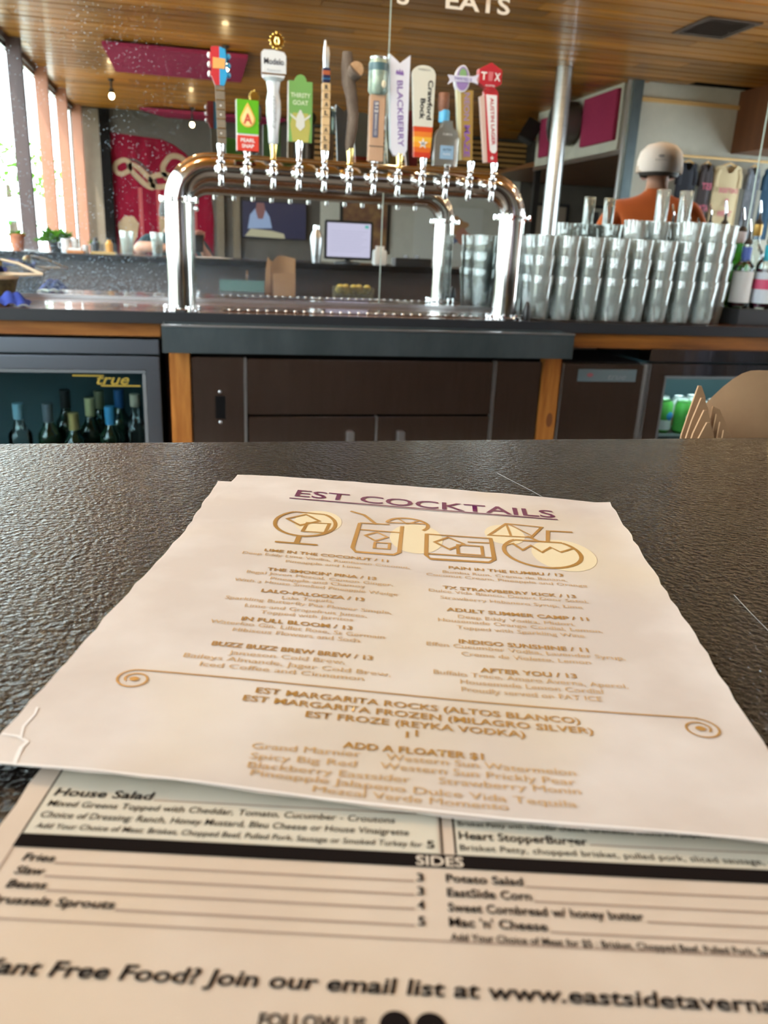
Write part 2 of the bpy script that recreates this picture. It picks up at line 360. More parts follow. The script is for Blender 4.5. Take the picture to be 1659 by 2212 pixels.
m_mir = mixmat('spotted_mirror', mirror_mat)
YM = 3.04
for x0, x1, lab in ((-1.75, -.850, 'wall mirror panel beyond the wooden bowl'), (-.846, .650, 'water-spotted wall mirror panel behind the tap tower'), (.654, 2.150, 'wall mirror panel behind the pint glasses with white lettering at its top'), (2.154, 3.6, 'wall mirror panel behind the syrup bottles'), (3.604, 5.2, 'wall mirror panel at the end of the back counter')):
    mr = thing('wall_mirror', lab, 'mirror', (x0, YM, .985))
    MB().box(x0, x1, YM, YB - .001, .985, 2.62).build('mirror_glass', m_mir, mr)
    MB().box(x0 - .004, x0, YM - .001, YB - .001, .985, 2.62).build('polished_edge', M('mirror_edge', (.55, .68, .64), .25, .3), mr)
    if x0 == .654:
        m_let = M('white_vinyl', (.72, .66, .58), .5)
        text('EATS', m_let, mr, (.842, YM - .0015, 1.978), (1, 0, 0), (0, 0, 1), .232, .052, .02)
        text('S', m_let, mr, (.672, YM - .0015, 1.975), (1, 0, 0), (0, 0, 1), .042, .052, .02)
struct(MB().box(-1.75, 5.2, YM - .006, YM - .0005, .981, .992).build('trim_22', m_alu))
# ------------------------------------------------------------------ far wall: mural, television, pictures
mu = thing('chain_mural', 'red mural of a broken tan chain and a fist on the far wall', 'mural', (-.55, YF, 1.7))
m_red = M('mural_red', (.20, .007, .022), .9, var=(.13, .005, .015), vscale=5, stretch=(2, 1, .3), spec=.1)
m_tan = M('mural_tan', (.36, .25, .15), .8, var=(.28, .19, .11), vscale=8)
m_mdk = M('mural_brown', (.06, .03, .025), .8)
mo = [(-1.31, .2), (.22, .2), (.25, 1.5), (.2, 2.0), (0, 2.3), (-.18, 2.45), (-.35, 2.56), (-.53, 2.63), (-.9, 2.655), (-1.31, 2.68)]
MB().prism(mo, YF + .002, YF + .012).build('painted_board', m_red, mu)
def link_shape(cx, cz, a, b, w, rot, mat=m_tan, nm='painted_link', y=YF + .013):
    q = MB(); n = 22
    def P(r, t):
        x = (a + r) * math.cos(t) + (math.copysign(a * .25, math.cos(t))); z = (b + r) * math.sin(t); c_, s_ = math.cos(rot), math.sin(rot)
        return (cx + x * c_ - z * s_, y, cz + x * s_ + z * c_)
    vv = [P(rr, 2 * PI * k / n) for rr in (-w, w) for k in range(n)]
    q.add(vv, [(k, (k + 1) % n, n + (k + 1) % n, n + k) for k in range(n)]); return q.build(nm, mat, mu)
link_shape(-1.15, 2.19, .10, .09, .035, .5); link_shape(-.86, 2.07, .18, .06, .04, -.75); link_shape(-.86, 2.10, .22, .11, .022, -.75, m_mdk, 'painted_shadow', YF + .0125)
link_shape(-.56, 2.02, .14, .09, .04, .15); link_shape(-.33, 2.20, .16, .19, .04, .9); link_shape(-.02, 2.1, .13, .07, .04, -.6)
for x in (-.9, -.62, -.48, -.2, -.05): MB().box(x - .03, x + .03, YF + .012, YF + .0128, .9, 1.9).build('paint_drip', M('mural_drip', (.30, .05, .05), .8), mu)
MB().prism([(-1.27, .8), (-1.05, .8), (-1.04, 1.05), (-.98, 1.15), (-.94, 1.35), (-1.02, 1.46), (-1.16, 1.46), (-1.27, 1.33), (-1.25, 1.1)], YF + .012, YF + .016).build('painted_fist', m_tan, mu)
MB().prism([(-.62, 1.15), (-.4, 1.15), (-.42, 1.4), (-.36, 1.62), (-.5, 1.68), (-.62, 1.55)], YF + .012, YF + .016).build('painted_hand', m_tan, mu)
struct(MB().box(-1.46, -1.31, YF, YF + .10, 0, ZC).build('trim_23', m_dark))
struct(MB().box(XL, -1.46, YF, YF + .05, 0, ZC).build('trim_24', m_taupe))
for i, x in enumerate((.30, .56)): struct(MB().bbox(x, x + .12, YF, YF + .09, 0, 2.4, .005).build('trim_%d' % (25 + i), M('dark_oak_column', (.15, .115, .075), .6, var=(.11, .08, .05), vscale=6, stretch=(2, 2, .2))))
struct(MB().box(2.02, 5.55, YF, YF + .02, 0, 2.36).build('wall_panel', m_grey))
tv = thing('television', 'flat wall television showing a seated man in a pale blue shirt', 'television', (1.24, YF + .05, 1.5))
MB().bbox(.70, 1.78, YF + .02, YF + .07, 1.21, 1.80, .006).build('casing', m_black, tv)
MB().box(1.1, 1.4, YF, YF + .02, 1.4, 1.6).build('wall_bracket', m_black, tv)
def scr(pts, col, nm, y, e=1.0): MB().prism(pts, YF + y, YF + y + .0006).build(nm, M('screen_' + nm, (0.01, .01, .01), .3, emit=col, es=e), tv)
scr([(.715, 1.225), (1.765, 1.225), (1.765, 1.785), (.715, 1.785)], (.010, .012, .045), 'picture', .0702)
scr([(.80, 1.36), (.84, 1.58), (.93, 1.68), (1.08, 1.68), (1.16, 1.56), (1.2, 1.38)], (.22, .30, .46), 'shirt', .0708)
scr([(.97, 1.52), (1.05, 1.52), (1.09, 1.65), (1.07, 1.77), (.95, 1.77), (.93, 1.65)], (.16, .07, .07), 'head', .0714)
scr([(.75, 1.24), (1.42, 1.225), (1.4, 1.30), (1.2, 1.34), (.85, 1.36)], (.35, .33, .22), 'desk', .0714)
def picture(x0, x1, z0, z1, y, lab, fr, inner, mount=None, cat='picture'):
    p = thing('framed_picture', lab, cat, ((x0 + x1) / 2, y, z0)); w = .05
    MB().box(x0, x1, y, y + .02, z0, z1).build('backing', mount or inner, p)
    for a, b, c_, d_ in ((x0, x1, z0, z0 + w), (x0, x1, z1 - w, z1), (x0, x0 + w, z0 + w, z1 - w), (x1 - w, x1, z0 + w, z1 - w)): MB().box(a, b, y + .0, y + .035, c_, d_).build('frame_rail', fr, p)
    q = .11 if mount else .05
    MB().box(x0 + q, x1 - q, y + .02, y + .022, z0 + q, z1 - q).build('print', inner, p)
    return p
m_cream = M('cream_card', (.42, .38, .31), .8)
picture(5.80, 6.52, 1.15, 2.03, YF, 'large tan picture in a dark frame on the far dark wall', m_black, M('faded_tan', (.26, .20, .15), .8))
picture(6.80, 7.22, 1.35, 2.04, YF, 'small dark picture with a pale mount on the far dark wall', m_black, M('dark_print', (.05, .05, .055), .6), m_cream)
ps = thing('pinned_poster', 'pale poster with orange and blue splashes on the grey far wall', 'poster', (4.25, YF + .02, 1.0))
MB().box(3.66, 4.90, YF + .022, YF + .026, 1.0, 1.87).build('sheet', M('poster_paper', (.50, .49, .44), .8), ps)
for k, (cx, cz, rx, rz, colr) in enumerate(((4.15, 1.5, .13, .20, (.25, .10, .06)), (4.42, 1.58, .2, .13, (.42, .22, .10)), (4.55, 1.40, .16, .12, (.45, .20, .14)), (4.36, 1.33, .10, .07, (.12, .15, .25)), (4.1, 1.34, .08, .06, (.10, .10, .17)))):
    MB().prism([(cx + rx * (1 + .25 * math.sin(3 * t + k)) * math.cos(t), cz + rz * (1 + .25 * math.cos(4 * t)) * math.sin(t)) for t in [2 * PI * i / 16 for i in range(16)]], YF + .026, YF + .0265 + .0004 * k).build('printed_shape', M('poster_ink_%d' % k, colr, .8), ps)
pt = picture(2.35, 3.22, 1.05, 1.95, YF + .02, 'brown and red painting in a dark frame behind the till screen', m_black, M('painting_brown', (.30, .17, .06), .7, var=(.10, .03, .03), vscale=3.5))
# ================================================================== outside the windows
struct(MB().box(-60, XL - .15, -60, 20, -.3, -.25).build('ground', M('patio_ground', (.35, .34, .30), .9, var=(.28, .30, .2), vscale=1)))
m_leaf = mixmat('leaf', lambda nt: (lambda d, t, m: (nt.links.new(d.outputs[0], m.inputs[1]), nt.links.new(t.outputs[0], m.inputs[2]), m.outputs[0])[2])(
    _n(nt, 'ShaderNodeBsdfDiffuse'), _n(nt, 'ShaderNodeBsdfTranslucent'), _n(nt, 'ShaderNodeMixShader')))
for n in m_leaf.node_tree.nodes:
    if n.type.startswith('BSDF'): n.inputs[0].default_value = (.055, .17, .015, 1) if n.type == 'BSDF_DIFFUSE' else (.12, .30, .03, 1)
m_bark = M('bark', (.10, .07, .05), .9, var=(.06, .045, .03), vscale=20, stretch=(1, 1, .3), bump=(40, .8, .01))
def tree(x, y, z, r, n, label):
    t = thing('tree', label, 'tree', (x, y, -.25), 'trees outside the window wall')
    q = MB()
    for k in range(n):
        d = Vector((random.gauss(0, 1), random.gauss(0, 1), random.gauss(0, 1))).normalized() * r * random.uniform(.45, 1)
        p = Vector((x, y, z)) + Vector((d.x, d.y, d.z * .8)); s = random.uniform(.08, .16) * r / 2
        a = Vector((random.gauss(0, 1), random.gauss(0, 1), random.gauss(0, 1))).normalized(); b = a.orthogonal().normalized()
        q.add([p - a * s, p + b * s * .5, p + a * s, p - b * s * .5], [(0, 1, 2, 3)])
    f = q.build('foliage', m_leaf, t); f['kind'] = 'stuff'
    MB().tube([(x, y, -.25), (x + .05, y, z * .5), (x, y, z)], [.16, .12, .06], 8).build('trunk', m_bark, t)
tree(-5.0, -19.0, 2.3, 1.6, 700, 'leafy green tree seen through the nearest window bay')
tree(-4.0, -9.2, 1.15, .55, 500, 'small leafy shrub tree close outside the window wall')
tree(-7.5, -8.0, 3.0, 2.4, 1300, 'wide leafy tree across the patio')
rl = thing('patio_railing', 'white metal patio railing with a diagonal brace outside the glass', 'railing', (-3.2, -11, -.25))
for z in (.15, .5, .85): MB().tube([(-3.0, -6.5, z), (-3.3, -14.5, z)], .025, 8).build('rail', m_white, rl)
for k in range(7): MB().tube([(-3.0 - .05 * k, -6.5 - 1.33 * k, -.25), (-3.0 - .05 * k, -6.5 - 1.33 * k, .95)], .03, 8).build('post', m_white, rl)
MB().tube([(-3.15, -9.8, .0), (-3.2, -10.9, .85)], .03, 8).build('brace', m_white, rl)
u = thing('patio_umbrella', 'white domed patio umbrella with a teal lining outside', 'umbrella', (-3.6, -14.2, -.25))
MB().lathe([(1.0, 1.35), (.92, 1.55), (.6, 1.78), (.02, 1.9)], (-3.6, -14.2, 0), 16, cap=False).build('canopy', m_white, u)
MB().lathe([(.98, 1.34), (.6, 1.74), (.02, 1.86)], (-3.6, -14.2, 0), 16, cap=False).build('lining', M('teal_fabric', (.16, .48, .47), .8), u)
MB().tube([(-3.6, -14.2, -.25), (-3.6, -14.2, 1.86)], .025, 8).build('pole', m_white, u)
# ================================================================== back counter
m_top = woodm('counter_wood', (.115, .052, .032), (.17, .075, .042), 'x', 6, .24, .5, 0)
m_edge = M('black_laminate_edge', (.018, .020, .024), .38, spec=.5)
m_oak = woodm('honey_oak', (.46, .18, .035), (.24, .075, .012), 'x', 26, .4, .3, .05)
m_oakz = woodm('honey_oak_post', (.48, .19, .04), (.24, .075, .012), 'z', 26, .4, .3, .05)
m_burnt = woodm('burnt_pine', (.42, .14, .02), (.05, .016, .006), 'x', 12, .4, .3, .05)
wt = thing('back_worktop', 'long glossy brown worktop with a black front edge under the mirror', 'counter', (1.5, 2.8, .945))
MB().bbox(-1.75, 5.2, 2.603, YM - .002, .948, .980, .002).build('wood_top', m_top, wt)
MB().bbox(-1.75, 5.2, 2.588, 2.603, .945, .9805, .002).build('front_edge', m_edge, wt)
MB().box(-1.75, 5.2, 2.745, 2.749, .9795, .9803).build('groove', m_dark, wt)
tg = thing('drip_strip', 'low perforated metal drip strip lying between the tower legs', 'drip tray', (.5, 2.70, .98))
MB().bbox(.07, .93, 2.675, 2.735, .980, .984, .001).build('plate', m_steeldk, tg)
dm = MB().lathe([(.005, 0), (.004, .002)], (0, 0, 0), 8).mesh('perforation', m_alu)
for k in range(28):
    o = link('perforation', dm, tg); o.location = (.09 + .03 * k, 2.69, .984)
o = MB().bbox(-1.75, -.122, 2.622, 2.66, .902, .945, .002).build('wood_fascia', m_oak); tag(o, 'honey-coloured wooden board under the worktop above the wine cooler', 'trim board')
o = MB().bbox(1.253, 2.04, 2.622, 2.66, .892, .945, .002).build('wood_fascia', m_burnt); tag(o, 'burnt-grain orange wooden board under the worktop above the can cooler', 'trim board')
o = MB().bbox(2.044, 3.6, 2.622, 2.66, .892, .945, .002).build('wood_fascia', m_burnt); tag(o, 'burnt-grain board continuing beyond a butt joint above the can cooler', 'trim board')
o = MB().bbox(-.118, 1.25, 2.66, 2.70, .90, .944, .002).build('wood_fascia', m_burnt); tag(o, 'dark wooden board behind the steel drip trough', 'trim board')
tr = thing('drip_trough', 'long dull steel trough with a bright rim hung under the beer taps', 'trough', (.53, 2.52, .875))
MB().bbox(-.112, 1.176, 2.450, 2.458, .876, .953, .001).build('front_panel', m_galv, tr)
MB().bbox(-.113, 1.177, 2.447, 2.462, .952, .957, .001).build('rim', m_alu, tr)
MB().box(-.112, -.108, 2.458, 2.584, .876, .953).build('end_panel', m_galv, tr); MB().box(1.172, 1.176, 2.458, 2.584, .876, .953).build('end_panel', m_galv, tr)
MB().box(-.108, 1.172, 2.458, 2.584, .876, .880).build('trough_floor', m_galv, tr); MB().box(-.108, 1.172, 2.578, 2.584, .880, .953).build('back_panel', m_galv, tr)
for (x0, x1, lab) in ((-.100, -.036, 'plain upright oak post between the wine cooler and the steel cabinet'), (1.151, 1.218, 'knotty upright oak post right of the steel cabinet')):
    p = thing('oak_post', lab, 'post', ((x0 + x1) / 2, 2.66, 0)); MB().bbox(x0, x1, 2.612, 2.70, 0, .874, .003).build('upright', m_oakz, p)
    if x0 > 0:
        MB().prism([(1.193 + .012 * math.cos(t), .64 + .026 * math.sin(t)) for t in [2 * PI * i / 16 for i in range(16)]], 2.6112, 2.6122).build('knot', M('knot_wood', (.16, .05, .012), .5), p)
# steel cabinet
cb = thing('steel_cabinet', 'brown-tinged stainless steel cabinet with a wide drawer over two doors', 'cabinet', (.56, 2.8, 0))
MB().box(-.033, 1.148, 2.64, 3.03, .06, .86).build('carcass', m_dark, cb)
lp = MB().bbox(-.032, .130, 2.618, 2.64, .06, .842, .003).build('side_panel', m_steeldk, cb)
MB().box(.038, .070, 2.6168, 2.6182, .645, .72).build('socket_opening', m_dark, lp)
for z in (.733, .634): MB().ball((.053, 2.617, z), (.005, .003, .005), 8, 6).build('screw', m_alu, lp)
MB().bbox(.980, 1.147, 2.618, 2.64, .06, .842, .003).build('side_panel', m_steeldk, cb)
for x in (.131, .974): MB().box(x - .001, x + .007, 2.612, 2.64, .06, .842).build('bright_stile', m_alu, cb)
MB().bbox(.140, .972, 2.616, 2.64, .659, .840, .003).build('drawer', m_steeldk, cb)
for x0, x1, hx in ((.143, .567, .480), (.573, .972, .655)):
    d = MB().bbox(x0, x1, 2.616, 2.64, .07, .652, .003).build('door', m_steeldk, cb)
    MB().bbox(hx - .012, hx + .012, 2.598, 2.617, .54, .602, .003).build('handle', m_alu, d)
    if x0 > .5: MB().box(.5672, .5728, 2.612, 2.64, .07, .652).build('bright_stile', m_alu, cb)
# coolers
m_teal = M('cooler_lining', (.035, .075, .085), .5)
m_cglass = glassy('cooler_glass', (.80, .87, .88), (.8, .9, 1), .01, .10)
def cooler(x0, x1, stile, label, cols, light, tint):
    t = thing('undercounter_cooler', label, 'refrigerator', ((x0 + x1) / 2, 2.8, 0))
    MB().box(x0, x1, 3.0, 3.03, .06, .845).box(x0, x0 + .03, 2.66, 3.0, .06, .845).box(x1 - .03, x1, 2.66, 3.0, .06, .845).box(x0 + .03, x1 - .03, 2.66, 3.0, .815, .845).box(x0 + .03, x1 - .03, 2.66, 3.0, .06, .10).build('cabinet', m_teal, t)
    MB().bbox(x0, x1, 2.618, 2.70, .849, .893, .002).build('top_rail', m_steeldk if x0 > 0 else M('blue_steel', (.30, .34, .40), .3, 1), t)
    d = MB().bbox(x0, x1, 2.615, 2.655, .80, .842, .003).bbox(x0, x1, 2.615, 2.655, .07, .115, .003).bbox(x0, x0 + stile, 2.615, 2.655, .115, .80, .003).bbox(x1 - stile, x1, 2.615, 2.655, .115, .80, .003).build('door', m_steeldk if x0 > 0 else M('blue_steel', (.30, .34, .40), .3, 1), t)
    g = stile + .012
    MB().bbox(x0 + stile, x1 - stile, 2.622, 2.65, .788, .80, .002).bbox(x0 + stile, x0 + g, 2.622, 2.65, .115, .788, .002).bbox(x1 - g, x1 - stile, 2.622, 2.65, .115, .788, .002).build('gasket', M('grey_gasket', (.16, .17, .18), .5), d)
    MB().box(x0 + stile, x1 - stile, 2.634, 2.640, .115, .80).build('glass_pane', m_cglass, d)
    for z in cols: MB().box(x0 + .03, x1 - .03, 2.68, 2.99, z - .008, z).build('shelf', M('shelf_wire', (.16, .17, .18), .4, .6), t)
    MB().box(x0 + .1, x1 - .1, 2.68, 2.70, .803, .814).build('light_strip', M('cooler_strip' + label[:4], (1, 1, 1), .4, emit=tint, es=light), t)
    return t, d
cl, cld = cooler(-1.25, -.130, .042, 'wine cooler with a glass door and a gold script logo left of the oak post', (.38,), 1.1, (.35, .85, 1.0))
cr_, crd = cooler(1.556, 2.75, .068, 'can cooler with a glass door at the end of the back bar', (.562, .2), 45, (.85, 1, .95))
m_gold = M('gold_leaf', (.60, .43, .08), .35, .6)
text('true', m_gold, cld, (-.322, 2.6325, .752), (1, 0, 0), (0, 0, 1), .098, .034, .015, .35, 'logo_lettering')
MB().box(-.392, -.300, 2.6322, 2.633, .776, .781).box(-.310, -.192, 2.6322, 2.633, .745, .750).build('logo_swash', m_gold, cld)
ch = MB().bbox(1.222, 1.546, 2.616, 2.655, .06, .838, .003).build('vent_cover', m_steeldk, cr_)
MB().box(1.228, 1.545, 2.655, 3.0, .06, .84).build('compressor_box', m_black, cr_)
MB().box(1.284, 1.508, 2.6148, 2.6158, .777, .820).build('sticker', M('faded_blue_sticker', (.10, .14, .16), .5), ch)
text('true', M('sticker_ink', (.17, .20, .22), .5), ch, (1.40, 2.6144, .785), (1, 0, 0), (0, 0, 1), .07, .022, .01, .3)
MB().prism([(1.33 + .012 * math.cos(t), .80 + .007 * math.sin(t)) for t in [2 * PI * i / 14 for i in range(14)]], 2.6143, 2.6148).build('sticker_emblem', M('sticker_red', (.25, .08, .09), .5), ch)
MB().box(1.222, 1.228, 2.612, 2.66, .06, .84).build('bright_stile', m_alu, cr_); MB().box(1.541, 1.548, 2.606, 2.66, .06, .84).build('bright_stile', m_alu, cr_); MB().box(1.552, 1.558, 2.606, 2.66, .06, .842).build('bright_stile', m_alu, cr_)
# bottles and cans in the coolers
def bottle(label, cat, loc, glass, H=.30, R=.037, rn=.014, cap=None, capl=.06, lab=None, labz=(.05, .13), liquid=None, shoulder=.63, pour=False, group=None, wrap=None, name='wine_bottle', wrapz=None):
    t = thing(name, label, cat, loc, group); x, y, z = loc
    hs = H * shoulder
    prof = [(.0, .0), (R * .9, 0), (R, .006), (R, hs), (R * .93, hs + H * .04), (R * .62, hs + H * .09), (rn * 1.12, hs + H * .15), (rn, hs + H * .2), (rn, H - .012), (rn + .002, H - .011), (rn + .002, H)]
    b = MB().lathe(prof + [(rn * .5, H)], loc, 20).build('glass_body', glass, t)
    if liquid: MB().lathe([(.0, .006), (R * .88, .006), (R * .9, hs * .92), (0, hs * .92)], loc, 16, cap=False).build('liquid', liquid, t)
    if cap: MB().lathe([(rn + .0012, H - capl), (rn + .0025, H - capl + .004), (rn + .0028, H + .001), (0, H + .0015)], loc, 16).build('capsule', cap, t)
    if wrap: MB().lathe([(rn + .004, wrapz[0]), (rn + .0045, wrapz[1])], loc, 16, cap=False).build('neck_wrap', wrap, t)
    if lab: MB().lathe([(R + .0006, labz[0]), (R + .0006, labz[1])], loc, 20, cap=False).build('paper_label', lab, t)
    if pour:
        MB().lathe([(rn, 0), (rn + .003, .004), (rn * .9, .012), (.006, .02), (.005, .045)], (x, y, z + H), 12).build('pourer_collar', m_black, t)
        MB().tube([(x, y, z + H + .04), (x - .004, y, z + H + .06), (x - .012, y - .002, z + H + .085)], [.005, .0045, .004], 8).build('pourer_spout', m_chrome, t)
    return t
m_gdk = M('dark_green_glass', (.012, .03, .015), .08, spec=.8, coat=.6); m_gclr = glassy('bottle_glass', (.9, .95, .94), (1, 1, 1), .02, .35)
gr = 'bottles in the wine cooler'
Y = 2.76
bottle('clear bottle with a pale blue neck label in the wine cooler', 'bottle', (-.585, Y, .3808), m_gclr, .285, cap=M('pale_blue_foil', (.25, .45, .55), .35), capl=.05, group=gr)
bottle('dark bottle with a slate grey capsule in the wine cooler', 'bottle', (-.495, Y, .3808), m_gdk, .285, cap=M('slate_foil', (.13, .15, .17), .35), group=gr)
bottle('dark green bottle with a black capsule behind the slate-capped one', 'bottle', (-.452, 2.84, .3808), m_gdk, .315, cap=m_black, group=gr)
bottle('short dark bottle with a gold capsule in the wine cooler', 'bottle', (-.415, 2.74, .3808), m_gdk, .258, cap=M('gold_foil', (.62, .46, .18), .35, .5), capl=.055, group=gr)
bottle('dark bottle with a pale yellow capsule in the wine cooler', 'bottle', (-.372, 2.82, .3808), m_gdk, .292, cap=M('pale_gold_foil', (.62, .58, .30), .4, .3), group=gr)
bottle('dark bottle with a faded yellow capsule behind the pale yellow one', 'bottle', (-.352, 2.91, .3808), m_gdk, .30, cap=M('faded_gold_foil', (.36, .34, .19), .4, .3), group=gr)
bottle('bottle with a bright blue capsule in the wine cooler', 'bottle', (-.303, 2.76, .3808), m_gdk, .276, cap=M('blue_foil', (.06, .30, .55), .4), capl=.06, group=gr)
bottle('bottle with a deep blue capsule behind the bright blue one', 'bottle', (-.283, 2.88, .3808), m_gdk, .31, cap=M('deep_blue_foil', (.03, .12, .32), .4), group=gr)
bottle('clear bottle with a natural cork at the hinge side of the wine cooler', 'bottle', (-.222, 2.77, .3808), m_gclr, .315, cap=M('cork', (.52, .44, .33), .8), capl=.04, group=gr)
def can(label, x, y, z, col, band, patch):
    t = thing('drink_can', label, 'can', (x, y, z), 'cans in the can cooler')
    MB().lathe([(0, 0), (.024, 0), (.033, .012), (.033, .105), (.027, .118), (.027, .122), (0, .122)], (x, y, z), 20).build('body', col, t)
    MB().lathe([(.0334, .012), (.0334, .05)], (x, y, z), 20, cap=False).build('lower_band', band, t)
    MB().lathe([(.026, .119), (.0275, .123), (.025, .124), (.024, .121), (0, .121)], (x, y, z), 20).build('lid', m_alu, t)
    MB().ball((x + .008, y - .031, z + .065), (.014, .004, .018)).build('printed_emblem', patch, t)
m_cg = M('can_green', (.10, .42, .07), .35, .2); m_cw = M('can_white', (.72, .76, .74), .35, .2); m_co = M('can_orange', (.62, .20, .06), .35, .2)
m_pb = M('can_blue', (.03, .25, .50), .4); m_pw = M('can_label_white', (.78, .80, .76), .4); m_pr = M('can_red', (.6, .06, .08), .4)
can('green can with a white and blue emblem at the front of the can cooler', 1.800, 2.74, .5628, m_cg, m_cg, m_pw)
can('green can half hidden behind the cooler door frame', 1.730, 2.76, .5628, m_cg, m_cw, m_pb)
can('white can with an orange foot behind the cardboard carriers', 1.875, 2.75, .5628, m_cw, m_co, m_pw)
can('white and orange can in the second row of the can cooler', 1.840, 2.83, .5628, m_cw, m_co, m_pr)
can('white can with an orange band beside the cardboard carriers', 1.945, 2.76, .5628, m_co, m_cw, m_pw)
can('white can with a green foot right of the orange ones', 2.015, 2.75, .5628, m_cw, m_cg, m_pr)
can('white and red can at the back of the can cooler', 1.91, 2.85, .5628, m_cw, m_pr, m_pr)
can('pale can at the back left of the can cooler', 1.77, 2.85, .5628, m_cw, m_cw, m_co)
MB().box(2.10, 2.17, 2.70, 2.72, .775, .798).build('price_tag', m_white, cr_)
# ================================================================== beer tower
TX = [.068 + .075 * i for i in range(12)]; TY = 2.65; TZ = 1.398; TR_ = .0415; HY = 2.555
tw = thing('beer_tower', 'polished steel pipe beer tower with twelve taps standing on the back worktop', 'beer tower', (.473, TY, .98))
xa, xb, er = -.055, 1.003, .098
pts = [(xa, TY, .985), (xa, TY, 1.15), (xa, TY, TZ - er)] + [(xa + er - er * math.cos(t), TY, TZ - er + er * math.sin(t)) for t in [PI / 2 * i / 10 for i in range(1, 11)]]
pts += [(xa + er + (xb - xa - 2 * er) * i / 6, TY, TZ) for i in range(1, 6)] + [(xb - er + er * math.sin(t), TY, TZ - er + er * math.cos(t)) for t in [PI / 2 * i / 10 for i in range(0, 11)]] + [(xb, TY, 1.15), (xb, TY, .985)]
m_pipe = M('polished_pipe', (.62, .605, .58), .10, 1)
MB().tube(pts, TR_, 40).build('pipe', m_pipe, tw)
for x in (xa, xb):
    for z, nm in ((1.299, 'joint_collar'), (.980, 'base_flange')):
        cb_ = MB().lathe([(.040, 0), (.053, 0), (.055, .002), (.055, .008), (.053, .010), (.040, .010)], (x, TY, z), 32, cap=False).build(nm, m_chrome, tw)
        for k in range(8):
            a = PI / 8 + PI / 4 * k; MB().lathe([(.0055, -.004), (.0062, .002), (.0055, .013), (0, .014)], (x + .0555 * math.cos(a), TY + .0555 * math.sin(a), z + (.004 if z < 1 else 0)), 8).build('bolt', m_chrome, cb_)
for x in TX:
    f = MB().lathe([(.0065, 1.343), (.0085, 1.347), (.0075, 1.372), (.012, 1.378), (.0125, 1.392), (.010, 1.402), (.0125, 1.406), (.0125, 1.411), (.006, 1.416), (.006, 1.424)], (x, 2.562, 0), 16).build('faucet', m_chrome, tw)
    MB().lathe([(.0105, 0), (.0125, .008), (.0125, .014), (.0095, .018), (.0095, .030), (.017, .034), (.019, .044), (.019, .052)], (x, 2.565, 1.392), 16, 'y').build('shank', m_chrome, f)
def handle(i, label, ferr=None, z1=1.455, x2=None):
    x = TX[i]; t = thing('tap_handle', label, 'tap handle', (x, HY, 1.42), 'tap handles on the beer tower')
    MB().lathe([(.0075, 1.420), (.0095, 1.424), (.0075, 1.430), (.0108, z1 - .006), (.0108, z1), (.0, z1)], (x, HY, 0), 16).build('ferrule', ferr or m_chrome, t)
    return t, x
def plate(pts, y0, y1, m, t, nm, lab=None): return MB().prism(pts, y0, y1).build(nm, m, t, lab)
def htxt(s, m, t, x, z, y, w, h, bold=.02, vert=False, up=False, shear=0, name='lettering'):
    if vert: xd, yd = ((0, 0, 1), (-1, 0, 0)) if up else ((0, 0, -1), (1, 0, 0))
    else: xd, yd = (1, 0, 0), (0, 0, 1)
    return text(s, m, t, (x, y, z), xd, yd, w, h, bold, shear, name, center=True)
def P(name, c, r=.35, **k): return M(name, c, r, **k)
p_red = P('lacquer_red', (.52, .035, .045), .3, coat=.5); p_blue = P('lacquer_blue', (.03, .33, .65), .3, coat=.5); p_grn = P('lacquer_green', (.11, .42, .015), .3, coat=.4)
p_wht = P('lacquer_white', (.78, .79, .80), .3, coat=.4); p_gold = M('polished_gold', (.85, .58, .14), .15, 1); p_brass = M('brass', (.80, .60, .22), .2, 1)
p_ink = P('black_ink', (.02, .02, .025), .5); p_yel = P('yellow_ink', (.75, .60, .12), .4)
# 1 guitar neck
t, x = handle(0, 'guitar-neck tap handle with a red and blue headstock')
fb = P('rosewood_grey', (.22, .18, .13), .5, var=(.15, .12, .09), vscale=30)
plate([(.060, 1.455), (.084, 1.455), (.081, 1.606), (.056, 1.606)], HY - .008, HY + .008, fb, t, 'fretboard')
for k in range(6): plate([(.0595 - .0006 * k, 1.470 + .024 * k), (.0835 - .0005 * k, 1.470 + .024 * k), (.0835 - .0005 * k, 1.4725 + .024 * k), (.0595 - .0006 * k, 1.4725 + .024 * k)], HY - .0095, HY - .007, p_brass, t, 'fret')
for z in (1.482, 1.53, 1.553): MB().ball((.070, HY - .008, z), (.0022, .001, .0022), 8, 6).build('fret_dot', p_wht, t)
hd = plate([(.056, 1.604), (.0685, 1.604), (.0685, 1.700), (.046, 1.698), (.044, 1.665), (.047, 1.648), (.045, 1.63)], HY - .010, HY + .010, p_red, t, 'headstock_half', 'red half of the headstock')
hb = plate([(.0685, 1.604), (.081, 1.604), (.090, 1.63), (.088, 1.648), (.0885, 1.668), (.085, 1.694), (.0685, 1.700)], HY - .010, HY + .010, p_blue, t, 'headstock_half', 'blue half of the headstock')
for z in (1.632, 1.655, 1.678):
    MB().ball((.094, HY, z), (.006, .006, .008), 10, 8).build('tuning_peg', p_blue, hb); MB().ball((.041, HY, z), (.005, .006, .008), 10, 8).build('tuning_peg', p_wht, hd)
plate([(.050, 1.645), (.083, 1.645), (.085, 1.670), (.051, 1.672)], HY - .0112, HY - .0098, M('gold_orange', (.75, .38, .12), .4), t, 'logo_patch')
